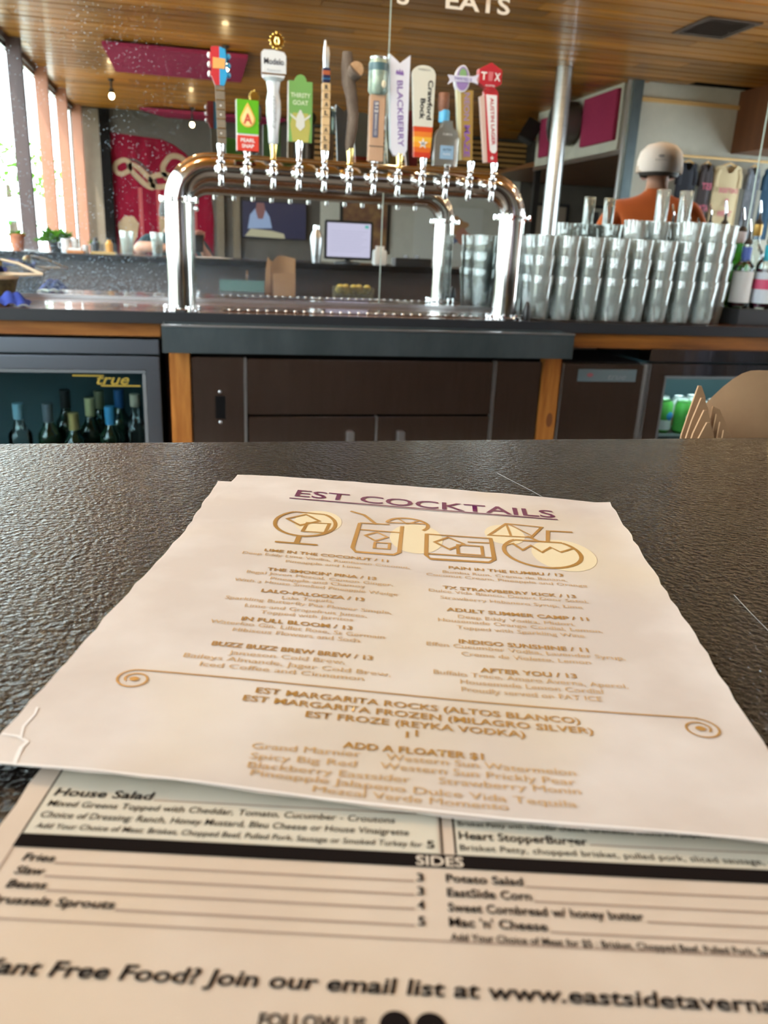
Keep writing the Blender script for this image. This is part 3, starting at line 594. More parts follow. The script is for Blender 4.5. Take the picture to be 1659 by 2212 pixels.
# 2 green box
t, x = handle(1, 'green block tap handle with a red foot and a golden drop', z1=1.445)
plate([(.112, 1.440), (.174, 1.440), (.174, 1.571), (.112, 1.572)], HY - .016, HY + .016, p_wht, t, 'block_core')
plate([(.114, 1.485), (.1745, 1.485), (.1745, 1.5715), (.114, 1.5725)], HY - .018, HY + .018, p_grn, t, 'upper_block')
plate([(.114, 1.440), (.1745, 1.440), (.1745, 1.480), (.114, 1.480)], HY - .018, HY + .018, P('scarlet', (.62, .05, .03), .35), t, 'lower_block')
drop = [(.144, 1.564)] + [(.144 - .023 * math.sin(a) , 1.522 - .021 * math.cos(a)) for a in [PI * (i / 12) * 1.5 + PI * .25 - PI * 0 for i in range(0)]]
def drop_pts(cx, cz, r, top): return [(cx + r * math.cos(math.radians(a)), cz + r * math.sin(math.radians(a))) for a in range(150, 391, 20)] + [(cx + r * .35, cz + (top - cz) * .72), (cx, top), (cx - r * .35, cz + (top - cz) * .72)]
plate(drop_pts(.144, 1.522, .021, 1.565), HY - .0195, HY - .0175, P('amber_ink', (.80, .46, .10), .4), t, 'drop_emblem')
plate(drop_pts(.144, 1.522, .017, 1.556), HY - .0205, HY - .0190, P('pale_amber', (.85, .66, .30), .4), t, 'drop_inner')
htxt('A', P('brick_ink', (.55, .08, .05), .4), t, .144, 1.511, HY - .0213, .024, .026, .03)
htxt('PEARL', p_wht, t, .144, 1.463, HY - .0188, .040, .010); htxt('SNAP', p_wht, t, .144, 1.448, HY - .0188, .034, .010)
# 3 white lager handle with gold crest
t, x = handle(2, 'tall white tap handle with a gold crest and gold ferrule', p_brass, 1.468)
p_sil = P('pearl_white', (.66, .70, .74), .25, coat=.5)
MB().lathe([(.010, 1.462), (.014, 1.468), (.0155, 1.50), (.021, 1.545), (.021, 1.572), (.016, 1.60), (.020, 1.625), (.030, 1.634)], (x, HY, 0), 24).build('grip', p_sil, t)
hd = [(x - .033, 1.642), (x - .028, 1.634), (x + .028, 1.634), (x + .034, 1.645), (x + .034, 1.690), (x + .028, 1.699), (x, 1.703), (x - .028, 1.702), (x - .034, 1.696)]
plate(hd, HY - .014, HY + .014, p_sil, t, 'badge')
plate([(x - .033, 1.641), (x + .033, 1.641), (x + .033, 1.645), (x - .033, 1.645)], HY - .0148, HY + .0148, p_gold, t, 'badge_band')
cr2 = MB().lathe([(.0, -.006), (.018, -.006), (.019, 0), (.018, .006), (0, .006)], (x + .009, HY, 1.728), 20, 'y').build('crest', p_gold, t)
for a in range(0, 360, 30): MB().ball((x + .009 + .0185 * math.cos(math.radians(a)), HY - .002, 1.728 + .0185 * math.sin(math.radians(a))), .0035, 8, 6).build('crest_bead', p_gold, cr2)
MB().ball((x + .009, HY, 1.750), (.003, .003, .004), 8, 6).build('crest_tip', p_gold, cr2)
for s_ in (-1, 1): MB().tube([(x + .009 + s_ * .002, HY - .008, 1.718), (x + .009 + s_ * .006, HY - .008, 1.726), (x + .009 + s_ * .003, HY - .008, 1.736)], .002, 6).build('crest_lion', p_brass, cr2)
htxt('Modelo', P('navy_ink', (.03, .035, .06), .4), t, x, 1.667, HY - .0150, .055, .016, .01)
htxt('Especial', P('grey_ink', (.30, .34, .38), .4), t, x, 1.650, HY - .0150, .036, .006, .005)
htxt('Especial', P('grey_ink', (.30, .34, .38), .4), t, x + .004, 1.545, HY - .0220, .085, .011, .0, vert=True, up=True, shear=.3)
# 4 green goat plate
t, x = handle(3, 'flat green plate tap handle with a rounded crown and a white goat', z1=1.478)
p_mg = P('meadow_green', (.16, .36, .10), .45)
plate([(.259, 1.474), (.328, 1.474), (.328, 1.632)] + [(.294 + .0 + .017 * math.cos(math.radians(a)), 1.632 + .017 * math.sin(math.radians(a))) for a in range(0, 181, 20)] + [(.259, 1.632)], HY - .008, HY + .008, p_mg, t, 'plate')
plate([(.258, 1.474), (.2605, 1.474), (.2605, 1.630), (.258, 1.630)], HY - .0085, HY + .0085, p_wht, t, 'edge_strip')
htxt('THIRSTY', P('pale_green_ink', (.62, .74, .52), .5), t, .294, 1.590, HY - .0090, .056, .012); htxt('GOAT', P('pale_green_ink', (.62, .74, .52), .5), t, .294, 1.571, HY - .0090, .044, .012)
plate([(.272, 1.474), (.318, 1.474), (.323, 1.52), (.316, 1.55), (.272, 1.55), (.265, 1.52)], HY - .0088, HY - .0078, P('olive_gold', (.42, .40, .10), .5), t, 'printed_goat_body')
plate([(.281, 1.515), (.294, 1.503), (.307, 1.515), (.305, 1.54), (.296, 1.558), (.292, 1.558), (.283, 1.54)], HY - .0096, HY - .0086, P('goat_white', (.60, .62, .58), .5), t, 'printed_goat_face')
for s_ in (-1, 1): plate([(.294 + s_ * .012, 1.536), (.294 + s_ * .030, 1.549), (.294 + s_ * .028, 1.541), (.294 + s_ * .012, 1.530)][::s_], HY - .0096, HY - .0086, P('goat_white', (.60, .62, .58), .5), t, 'printed_horn')
# 5 slim block stick
t, x = handle(4, 'slim pale wood block tap handle with a metal tip')
p_pal = P('maple', (.62, .44, .24), .45)
for k in range(8):
    z0 = 1.456 + .0222 * k; MB().bbox(x - .0115, x + .0115, HY - .0115, HY + .0115, z0 + .0004, z0 + .0218, .0012).build('letter_block', p_pal, t)
for k, ch_ in enumerate('REAL ALE'):
    if ch_ != ' ': htxt(ch_, p_ink, t, x, 1.456 + .0222 * (7 - k) + .005, HY - .0122, .010, .012, .03)
p_nv = P('navy_lacquer', (.02, .025, .07), .35)
MB().bbox(x - .0105, x + .0105, HY - .0105, HY + .0105, 1.634, 1.6725, .002).build('navy_band', p_nv, t)
MB().bbox(x - .0108, x + .0108, HY - .0108, HY + .0108, 1.652, 1.667, .002).build('rust_band', P('rust', (.38, .10, .04), .4), t)
MB().bbox(x - .0108, x + .0108, HY - .0108, HY + .0108, 1.6425, 1.6455, .001).build('blue_stripe', p_blue, t)
MB().lathe([(.005, 1.672), (.0065, 1.70), (.005, 1.722), (.002, 1.742), (0, 1.743)], (x - .004, HY, 0), 12).build('metal_tip', m_alu, t)
MB().lathe([(.004, 1.672), (.005, 1.71), (.002, 1.728), (0, 1.729)], (x + .004, HY + .003, 0), 12).build('metal_tip', m_alu, t)
# 6 branch
t, x = handle(5, 'rough bark branch tap handle with a cut side knot', p_brass, 1.468)
m_brk = M('dark_bark', (.085, .06, .045), .9, var=(.16, .125, .10), vscale=45, stretch=(1, 1, .4), bump=(90, .9, .004))
MB().tube([(x - .004, HY, 1.460), (x - .002, HY, 1.48), (x + .004, HY, 1.52), (x + .006, HY, 1.56), (x + .001, HY, 1.60), (x - .010, HY, 1.64), (x - .015, HY, 1.68), (x - .016, HY, 1.718)], [.009, .0135, .016, .0165, .017, .020, .018, .014], 14).build('branch', m_brk, t)
MB().tube([(x - .006, HY, 1.655), (x + .004, HY - .006, 1.668), (x + .009, HY - .012, 1.674)], [.020, .024, .023], 16).build('stub', m_brk, t)
kn = MB().lathe([(.0, -.0146), (.020, -.0146), (.021, -.012)], (x + .009, HY - .003, 1.674), 20, 'y').build('cut_face', P('cut_wood', (.50, .32, .18), .7, var=(.40, .24, .12), vscale=60), t)
# 7 can on a post
t, x = handle(6, 'tap handle with a drink can set on a square wooden post', z1=1.44)
MB().bbox(x - .0215, x + .0225, HY - .016, HY + .016, 1.436, 1.614, .002).build('wooden_post', P('pale_post', (.55, .36, .24), .5, var=(.48, .30, .19), vscale=20, stretch=(1, 1, .2)), t)
MB().box(x - .013, x + .003, HY - .0172, HY - .0158, 1.500, 1.597).build('label_strip', P('slate_label', (.12, .13, .20), .5), t)
htxt('512', P('pale_ink', (.75, .72, .70), .5), t, x - .0085, 1.580, HY - .0177, .028, .010, .02, vert=True); htxt('BREWING CO', P('pale_ink', (.75, .72, .70), .5), t, x - .0075, 1.534, HY - .0177, .056, .006, .01, vert=True)
MB().box(x - .022, x + .023, HY - .0168, HY - .0158, 1.4755, 1.4775).build('groove', p_ink, t)
can_ = MB().lathe([(0, 1.614), (.022, 1.614), (.028, 1.624), (.028, 1.696), (.023, 1.708), (.023, 1.712), (0, 1.712)], (x + .001, HY, 0), 28).build('can', P('can_sage', (.40, .46, .34), .35, .3, var=(.22, .32, .28), vscale=30) if False else M('can_sage', (.42, .48, .36), .35, .3, var=(.16, .26, .25), vscale=28), t)
MB().lathe([(.0283, 1.676), (.0283, 1.696)], (x + .001, HY, 0), 28, cap=False).build('can_band', P('can_teal', (.06, .13, .15), .4), can_); MB().lathe([(.0232, 1.706), (.0245, 1.712), (.022, 1.7135), (.0, 1.711)], (x + .001, HY, 0), 24).build('can_lid', m_alu, can_)
MB().ball((x + .012, HY - .0255, 1.640), (.008, .003, .011)).build('can_motif', P('cream_ink', (.70, .66, .50), .5), can_)
# 8 blackberry ribbon
t, x = handle(7, 'white ribbon-shaped tap handle with purple fruit lettering', p_brass, 1.462)
p_lil = P('lilac_white', (.70, .72, .82), .4)
ol = [(.567, 1.470), (.577, 1.456), (.604, 1.456), (.612, 1.470), (.612, 1.722), (.580, 1.700), (.546, 1.724)]
ol = [(.562, 1.474), (.574, 1.456), (.603, 1.456), (.613, 1.474), (.610, 1.724), (.580, 1.701), (.548, 1.724)]
plate(ol, HY - .009, HY + .009, p_lil, t, 'ribbon'); plate([(.5605, 1.474), (.563, 1.474), (.5495, 1.722), (.5465, 1.722)], HY - .0095, HY + .0095, P('ice_edge', (.62, .78, .85), .3), t, 'edge_strip')
p_pur = P('purple_ink', (.22, .13, .40), .5)
text('BLACKBERRY', p_pur, t, (.5735, HY - .0098, 1.656), Vector((.012, 0, -.176)).normalized(), (1, 0, .06), .176, .0175, .015)
plate([(.569, 1.672), (.592, 1.670), (.592, 1.677), (.587, 1.685), (.584, 1.677), (.580, 1.687), (.577, 1.678), (.572, 1.684), (.569, 1.679)], HY - .0098, HY - .0088, p_pur, t, 'printed_crown')
# 9 crawford paddle
t, x = handle(8, 'cream paddle tap handle with black lettering over an orange sunset')
p_crm = P('paddle_cream', (.66, .66, .58), .4)
plate([(.631, 1.540), (.688, 1.540), (.6885, 1.680)] + [(.653 + .0345 * math.cos(math.radians(a)), 1.680 + .022 * math.sin(math.radians(a))) for a in range(10, 175, 15)] + [(.619, 1.680)], HY - .009, HY + .009, p_crm, t, 'paddle')
cols = [(.60, .05, .02), (.72, .14, .02), (.80, .33, .03), (.80, .45, .05), (.75, .22, .03), (.66, .07, .02)]
for k, cc in enumerate(cols):
    z0 = 1.456 + .014 * k; plate([(.636 - .0009 * k, z0), (.685 + .0006 * k, z0), (.685 + .0006 * (k + 1), z0 + .014), (.636 - .0009 * (k + 1), z0 + .014)], HY - .0085, HY + .0085, P('sunset_%d' % k, cc, .4), t, 'sunset_band')
text('Crawford', p_ink, t, (.6680, HY - .0098, 1.664), (0, 0, -1), (1, 0, 0), .105, .015, .03); text('Bock', p_ink, t, (.6470, HY - .0098, 1.615), (0, 0, -1), (1, 0, 0), .056, .015, .03)
htxt('KARBACH', P('grey_ink2', (.25, .26, .25), .5), t, .654, 1.688, HY - .0098, .036, .005, .01)
star = [((.010 if i % 2 else .0155) * .9 * math.sin(PI * i / 5 + PI) * (-1) if False else (.006 if i % 2 else .0155) * math.sin(PI * i / 5), (.006 if i % 2 else .0155) * math.cos(PI * i / 5)) for i in range(10)]
plate([(.661 - a, 1.494 + b) for a, b in star], HY - .0098, HY - .0082, p_wht, t, 'star'); htxt('H', p_ink, t, .661, 1.489, HY - .0102, .008, .010, .03)
# 10 bottle handle
t, x = handle(9, 'clear glass bottle tap handle with a blue neck band', z1=1.442)
m_tq = glassy('tequila_glass', (.78, .80, .78), (1, 1, 1), .03, .35, .35, (.62, .60, .55))
cx = .730
bot = [(-.036, 1.436), (.036, 1.436), (.0365, 1.515), (.030, 1.532), (.016, 1.543), (.0145, 1.56), (-.0145, 1.56), (-.016, 1.543), (-.030, 1.532), (-.0365, 1.515)]
plate([(cx + a + .002, z) for a, z in bot], HY - .020, HY + .020, m_tq, t, 'bottle')
MB().lathe([(.0155, 1.556), (.0165, 1.56), (.0165, 1.585), (.015, 1.59)], (cx - .006, HY, 0), 20).build('neck_band', P('sky_blue', (.08, .38, .66), .35), t)
MB().lathe([(.0135, 1.585), (.0140, 1.59), (.0165, 1.600), (.0165, 1.634), (.015, 1.636), (0, 1.636)], (cx - .010, HY, 0), 20).build('wooden_stopper', P('stopper_wood', (.22, .09, .05), .6, var=(.15, .06, .03), vscale=40), t)
MB().box(cx - .018, cx + .024, HY - .0215, HY - .0200, 1.455, 1.492).build('label', P('label_blue', (.25, .40, .56), .5), t); htxt('ALTOS', p_nv, t, cx + .003, 1.478, HY - .0220, .026, .006, .01); htxt('PLATA', p_wht, t, cx + .003, 1.466, HY - .0220, .022, .005, .01)
htxt('OLMECA', P('etched', (.70, .68, .66), .5), t, cx + .002, 1.520, HY - .0212, .03, .006, .01)
# 11 hop emblem on gold stick
t, x = handle(10, 'gold stick tap handle with purple lettering under a hop emblem')
plate([(.790, 1.456), (.820, 1.456), (.808, 1.646), (.757, 1.646)][0:0] or [(.783, 1.456), (.819, 1.456), (.806, 1.648), (.766, 1.648)], HY - .009, HY + .009, P('old_gold', (.42, .28, .09), .4, .2) if False else M('old_gold', (.42, .27, .08), .4, .2), t, 'stick')
plate([(.776, 1.456), (.7845, 1.456), (.7675, 1.648), (.755, 1.648)], HY - .0095, HY + .0095, P('pale_cream_edge', (.68, .66, .42), .4), t, 'edge_strip')
p_vio = P('violet_ink', (.26, .12, .42), .5)
text('NEON', P('mauve_ink', (.34, .24, .40), .5), t, (.7795, HY - .0098, 1.640), Vector((.05, 0, -1)).normalized(), (1, 0, .05), .075, .017, .02)
text('MAZE', p_vio, t, (.7860, HY - .0098, 1.553), Vector((.06, 0, -1)).normalized(), (1, 0, .05), .088, .018, .03)
hop = [(.770 + .0255 * math.sin(math.radians(a)) * (1 - .25 * (1 + math.cos(math.radians(a))) / 2), 1.676 + .036 * math.cos(math.radians(a))) for a in range(0, 360, 20)]
em = plate(hop[::-1], HY - .012, HY + .010, P('emblem_rim', (.72, .72, .78), .35), t, 'emblem')
plate([(.770 + (px - .770) * .85, 1.676 + (pz - 1.676) * .88) for px, pz in hop[::-1]], HY - .0132, HY - .0115, P('emblem_purple', (.30, .20, .46), .4), em, 'emblem_field'); plate([(.770 + (px - .770) * .5, 1.689 + (pz - 1.676) * .38) for px, pz in hop[::-1]], HY - .0140, HY - .0128, P('emblem_green', (.22, .40, .18), .4), em, 'emblem_hop')
plate([(.724, 1.656), (.742, 1.666), (.800, 1.668), (.818, 1.664), (.812, 1.676), (.818, 1.690), (.800, 1.684), (.742, 1.682), (.723, 1.682), (.731, 1.670)], HY - .0150, HY - .0125, P('ribbon_lilac', (.66, .66, .80), .4), em, 'emblem_ribbon'); htxt('TWISTED X', P('ribbon_ink', (.18, .14, .45), .5), em, .771, 1.670, HY - .0156, .055, .009, .02)
# 12 red hexagon
t, x = handle(11, 'red tap handle with a hexagonal badge over a tapering white panel')
plate([(.866, 1.455), (.899, 1.455), (.885, 1.648), (.840, 1.648)], HY - .009, HY + .009, p_red, t, 'blade'); plate([(.858, 1.455), (.867, 1.455), (.842, 1.640), (.829, 1.634)], HY - .0095, HY + .0095, P('salmon_edge', (.62, .46, .40), .4), t, 'edge_strip')
plate([(.872, 1.490), (.879, 1.482), (.889, 1.482), (.894, 1.490), (.8805, 1.640), (.847, 1.640)], HY - .0105, HY - .0085, p_wht, t, 'white_panel')
hx = [(.855 + .0405 * math.sin(math.radians(a)), 1.688 + .037 * math.cos(math.radians(a))) for a in range(0, 360, 60)]
hb_ = plate(hx[::-1], HY - .014, HY + .014, p_red, t, 'badge'); plate([(.855 + (a - .855) * .9, 1.688 + (b - 1.688) * .9) for a, b in hx[::-1]], HY - .0148, HY - .0138, P('badge_field', (.46, .025, .04), .35), hb_, 'badge_field')
plate([(.838, 1.648), (.884, 1.648), (.872, 1.660), (.848, 1.660)], HY - .011, HY + .011, p_red, t, 'neck')
htxt('T', p_wht, hb_, .834, 1.678, HY - .0155, .018, .021, .03); htxt('X', p_wht, hb_, .876, 1.678, HY - .0155, .019, .021, .03); plate([(.849, 1.676), (.861, 1.676), (.863, 1.700), (.847, 1.700)], HY - .0158, HY - .0152, P('badge_pink', (.60, .16, .18), .35), hb_, 'barrel_outline'); htxt('AUSTIN', p_wht, hb_, .855, 1.661, HY - .0155, .030, .005, .01)
text('AUSTIN LAGER', p_red, t, (.8600, HY - .0112, 1.632), Vector((.13, 0, -1)).normalized(), (1, 0, .13), .130, .011, .02); plate([(.881 + a * .45, 1.468 + b * .45) for a, b in star][::-1], HY - .0105, HY - .0088, p_wht, t, 'star')
# ================================================================== pint glasses
m_pint = glassy('pint_glass', (.975, .992, .985), (.97, 1, .99), .03, .55, .22, (.93, 1, .97))
GP = [(0, 0), (.029, 0), (.030, .003), (.044, .144), (.0435, .1465), (.0420, .1465), (.0412, .143), (.0285, .014), (0, .012)]
gm = MB().lathe(GP, (0, 0, 0), 28, cap=False).mesh('pint_glass', m_pint)
pos = ('lowest', 'second up', 'third up', 'topmost of four')
for r_ in range(3):
    for k in range(9):
        x = 1.125 + .090 * k + .02 * r_ * (1 if r_ == 1 else 0) + random.uniform(-.0007, .0007); y = 2.655 + .098 * r_ + random.uniform(-.003, .003)
        if r_ == 0 and k > 7: continue
        n = 3 if k < 4 else 4
        if r_ == 2 and k < 6: n = 3
        nth = ('first', 'second', 'third', 'fourth', 'fifth', 'sixth', 'seventh', 'eighth', 'ninth')[k]
        if r_ == 0 and k in (4, 5): n = 3
        for j in range(n):
            o = bpy.data.objects.new('pint_glass', gm); COL.objects.link(o); o.location = (x, y, .9808 + .065 * j); o.rotation_euler = (0, 0, random.uniform(0, 6))
            tag(o, 'clear pint glass, %s, %s stack from the tap tower, %s' % (pos[j], nth, ('front row', 'middle row', 'row against the mirror')[r_]), 'glass', 'pint glasses stacked on the back worktop')
for k, (x, y, z) in enumerate(((1.125 + .090 * 5 + .02, 2.753, .9808 + .065 * 3 + .016), (1.125 + .090 * 6 + .02, 2.753, .9808 + .065 * 3 + .016))):
    t = thing('slim_glass', 'slim tall glass standing up out of the %s' % ('sixth middle-row stack from the tap tower', 'seventh middle-row stack from the tap tower')[k], 'glass', (x, y, z), 'slim tall glasses among the pint glasses')
    MB().lathe([(0, 0), (.017, 0), (.018, .004), (.024, .235), (.0232, .2365), (.0222, .235), (.0165, .016), (0, .014)], (x, y, z), 24, cap=False).build('bowl', m_pint, t)
# black tap cleaning lamp and its cable
cbk = thing('black_cable', 'black cable with a plug lying in front of the pint glasses', 'cable', (1.12, 2.63, .98))
MB().tube([(1.069, 2.608, .990), (1.12, 2.600, .9845), (1.25, 2.604, .9845), (1.40, 2.602, .9845), (1.55, 2.600, .9845), (1.75, 2.602, .9845)], .0035, 8).build('cord', m_black, cbk)
MB().lathe([(.012, 0), (.014, .006), (.013, .030), (.010, .05), (.005, .062), (0, .063)], (1.069, 2.612, .9808), 14).build('plug', m_black, cbk)
# ================================================================== syrup bottles on a black riser
rs = tag(MB().bbox(1.905, 2.75, 2.66, 2.98, .9808, 1.036, .004).build('bottle_riser', M('black_riser', (.02, .022, .025), .5)), 'low black riser under the syrup and liquor bottles', 'riser')
grp = 'bottles beside the pint glasses'
m_gg = glassy('green_bottle_glass', (.25, .62, .20), (.7, 1, .7), .03, .35, .35, (.03, .22, .03))
bottle('clear bottle with a blue neck wrap and dark red syrup', 'bottle', (1.955, 2.74, 1.037), m_gclr, .225, .036, .0125, lab=M('white_label', (.66, .68, .68), .6), labz=(.02, .13), liquid=M('dark_syrup', (.05, .008, .012), .2), pour=True, group=grp, wrap=M('royal_blue_tape', (.08, .16, .55), .5), wrapz=(.165, .215), name='syrup_bottle')
b2 = bottle('clear bottle with a cyan neck wrap and a pink-banded label', 'bottle', (2.045, 2.735, 1.037), m_gclr, .245, .037, .0125, lab=M('ice_label', (.62, .70, .78), .6), labz=(.02, .13), liquid=M('plum_syrup', (.07, .010, .03), .2), pour=True, group=grp, wrap=M('cyan_tape', (.02, .42, .60), .5), wrapz=(.17, .225), name='syrup_bottle')
MB().lathe([(.0382, .07), (.0382, .105)], (2.045, 2.735, 1.037), 20, cap=False).build('label_band', M('pink_band', (.62, .08, .18), .5), b2)
bottle('clear bottle of amber syrup at the end of the row', 'bottle', (2.130, 2.74, 1.037), m_gclr, .25, .037, .0125, lab=M('tan_label', (.66, .55, .38), .6), labz=(.02, .12), liquid=M('amber_syrup', (.46, .22, .012), .2), pour=True, group=grp, name='syrup_bottle')
bottle('green glass bottle with a silver neck label behind the syrups', 'bottle', (2.005, 2.86, 1.037), m_gg, .27, .041, .015, cap=M('silver_label', (.55, .52, .56), .4), capl=.04, pour=True, group=grp, name='liquor_bottle', shoulder=.55)
bottle('clear bottle with a yellow neck behind the blue-wrapped syrup', 'bottle', (1.925, 2.86, 1.037), m_gclr, .29, .037, .0135, cap=M('lemon_foil', (.60, .60, .08), .4), capl=.05, pour=True, group=grp, name='liquor_bottle')
bottle('tall clear bottle with a gold pourer at the end of the row', 'bottle', (2.085, 2.88, 1.037), m_gclr, .30, .038, .0135, cap=M('bronze_foil', (.42, .26, .06), .35, .5), capl=.04, pour=True, group=grp, name='liquor_bottle')
tgc = tag(MB().prism([(2.006, 1.30), (2.030, 1.305), (2.036, 1.375), (2.012, 1.37)], 2.775, 2.777).build('price_card', M('card_white', (.75, .72, .70), .6)), 'small white card with red print among the syrup bottles', 'card') if False else None
# ================================================================== wooden bowl with cloths
bw = thing('serving_bowl', 'dark patterned bowl with a tan wooden rim on the worktop', 'bowl', (-.64, 2.80, .98))
MB().lathe([(0, 0), (.05, 0), (.075, .03), (.086, .072), (.080, .072), (.07, .034), (.045, .008), (0, .008)], (-.642, 2.80, .9808), 28, cap=False).build('bowl_body', M('patterned_bowl', (.02, .02, .015), .35, var=(.22, .20, .08), vscale=40), bw)
MB().lathe([(.086, .070), (.090, .073), (.090, .082), (.079, .082), (.079, .073)], (-.642, 2.80, .9808), 28, cap=False).build('rim', P('tan_wood_rim', (.55, .43, .28), .5), bw)
cl1 = tag(MB().grid(lambda a, b: (-.70 + .11 * a, 2.75 + .09 * b, 1.073 + .018 * math.sin(7 * a + 2 * b) * math.cos(5 * b) + .006), 14, 10).build('navy_cloth', P('navy_cloth', (.02, .03, .16), .85)), 'navy cloth bundled inside the serving bowl', 'cloth')
tag(MB().grid(lambda a, b: (-.60 + .10 * a, 2.632 + .075 * b, .9815 + .034 * math.sin(PI * a) ** .8 * math.sin(PI * b) + .010 * abs(math.sin(9 * a + 3 * b))), 18, 12).build('blue_cloth', P('royal_cloth', (.012, .035, .24), .85)), 'crumpled royal blue cloth in front of the serving bowl', 'cloth')
tn = thing('wooden_tongs', 'pale wooden tongs lying across the serving bowl', 'tongs', (-.52, 2.80, 1.065))
MB().tube([(-.600, 2.80, 1.108), (-.55, 2.80, 1.098), (-.495, 2.79, 1.074), (-.478, 2.785, 1.069)], [.004, .005, .005, .004], 8).build('arm', P('beech', (.60, .50, .36), .5), tn); MB().tube([(-.62, 2.77, 1.068), (-.54, 2.77, 1.066), (-.478, 2.783, 1.068)], [.005, .006, .004], 8).build('arm', P('beech', (.60, .50, .36), .5), tn)
tag(MB().ball((-.612, 2.80, 1.094), .016, 16, 12).build('brass_ball', M('aged_brass', (.22, .15, .06), .3, .8)), 'small round brass ball resting on the navy cloth', 'ball')
# ================================================================== the bar
ZB = 1.067
m_bar = M('black_leathered_top', (.010, .008, .007), .12, spec=.10, bump=(360, 1.0, .0012))
m_barface = M('bar_face', (.06, .040, .032), .5, var=(.045, .028, .022), vscale=4, stretch=(.3, 1, 1))
br = thing('bar_counter', 'long bar with a black leather-textured top in front of the back bar', 'bar', (1.5, .25, 0))
bt = MB().bbox(-1.72, 5.2, -.075, .5625, ZB - .04, ZB, .002).build('bar_top', m_bar, br)
MB().box(-1.72, 5.2, .46, .49, 0, ZB - .041).build('service_side_panel', m_barface, br)
MB().box(-1.72, 5.2, .02, .05, 0, ZB - .041).build('guest_side_panel', woodm('bar_front_wood', (.16, .07, .03), (.25, .12, .05), 'z', 6, .5), br)
MB().bbox(-1.72, 5.2, .49, .74, .825, .845, .003).build('service_ledge', M('ledge_steel', (.22, .25, .26), .35, .9), br)
MB().box(-1.72, 5.2, .70, .72, 0, .825).build('ledge_skirt', m_barface, br)
m_scr = M('pale_scratch', (.22, .21, .20), .6)
for pts in ([(.2030, .2235), (.2120, .2420), (.2160, .2600), (.2200, .2760)], [(.1830, .4700), (.1905, .4300), (.1960, .3950)]):
    MB().tube([(x, y, ZB + .0001) for x, y in pts], .00013, 6).build('scratch', m_scr, bt)
# ------------------------------------------------------------------ menus
def papermat(name, a, b, c):
    def bld(nt):
        tc = _n(nt, 'ShaderNodeTexCoord'); n1 = _n(nt, 'ShaderNodeTexNoise'); n1.inputs['Scale'].default_value = 22; n1.inputs['Detail'].default_value = 4
        n2 = _n(nt, 'ShaderNodeTexNoise'); n2.inputs['Scale'].default_value = 9; n2.inputs['Detail'].default_value = 2
        nt.links.new(tc.outputs['Object'], n1.inputs[0]); nt.links.new(tc.outputs['Object'], n2.inputs[0])
        r1 = _n(nt, 'ShaderNodeValToRGB'); r1.color_ramp.elements[0].position = .36; r1.color_ramp.elements[1].position = .66; r1.color_ramp.elements[0].color = (*a, 1); r1.color_ramp.elements[1].color = (*b, 1)
        r2 = _n(nt, 'ShaderNodeMapRange'); r2.inputs['From Min'].default_value = .55; r2.inputs['From Max'].default_value = .72; r2.inputs['To Max'].default_value = .7
        mx = _n(nt, 'ShaderNodeMixRGB'); mx.inputs[2].default_value = (*c, 1)
        nt.links.new(n1.outputs['Fac'], r1.inputs[0]); nt.links.new(n2.outputs['Fac'], r2.inputs[0]); nt.links.new(r2.outputs[0], mx.inputs[0]); nt.links.new(r1.outputs[0], mx.inputs[1])
        p = _n(nt, 'ShaderNodeBsdfPrincipled'); p.inputs['Roughness'].default_value = .55; p.inputs['Specular IOR Level'].default_value = .35; nt.links.new(mx.outputs[0], p.inputs['Base Color'])
        bp = _n(nt, 'ShaderNodeBump'); bp.inputs['Strength'].default_value = .25; bp.inputs['Distance'].default_value = .002; nt.links.new(n1.outputs['Fac'], bp.inputs['Height']); nt.links.new(bp.outputs[0], p.inputs['Normal'])
        return p.outputs[0]
    return mixmat(name, bld)
m_parch = papermat('parchment', (.50, .435, .385), (.60, .545, .50), (.56, .47, .34))
m_parch2 = papermat('food_menu_paper', (.50, .40, .31), (.56, .47, .38), (.52, .40, .27))
def sheet_builder(corner, z0, wob):
    TLc, TRc, BLc, BRc = [Vector((a, b, 0)) for a, b in corner]
    def pos(u, v, dz=0):
        a = u / .2159; b = v / .2794
        p = (TLc * (1 - a) + TRc * a) * (1 - b) + (BLc * (1 - a) + BRc * a) * b
        p.z = z0 + wob(a, b) + dz
        return p
    return pos
def sheet(name, pos, mat, th=.0003, parent=None, nu=28, nv=36, ragged=.0006):
    rr = random.Random(3); q = MB()
    E0 = [rr.uniform(-1, 1) * ragged for _ in range(200)]
    def P(i, j, d):
        u = .2159 * i / nu; v = .2794 * j / nv
        if i == 0: u += E0[j]
        if i == nu: u += E0[60 + j]
        if j == 0: v += E0[110 + i]
        if j == nv: v += E0[150 + i]
        return pos(u, v, d)
    vs_ = [P(i, j, 0) for j in range(nv + 1) for i in range(nu + 1)] + [P(i, j, -th) for j in range(nv + 1) for i in range(nu + 1)]
    N = (nu + 1) * (nv + 1); w = nu + 1; fs = []
    for j in range(nv):
        for i in range(nu):
            a = j * w + i; fs += [(a, a + w, a + w + 1, a + 1), (a + N, a + N + 1, a + N + w + 1, a + N + w)]
    for i in range(nu): fs += [(i, i + 1, N + i + 1, N + i), (nv * w + i + 1, nv * w + i, N + nv * w + i, N + nv * w + i + 1)]
    for j in range(nv): fs += [((j + 1) * w, j * w, N + j * w, N + (j + 1) * w), (j * w + nu, (j + 1) * w + nu, N + (j + 1) * w + nu, N + j * w + nu)]
    q.add(vs_, fs, True)
    return q.build(name, mat, parent)
h_ = .1363
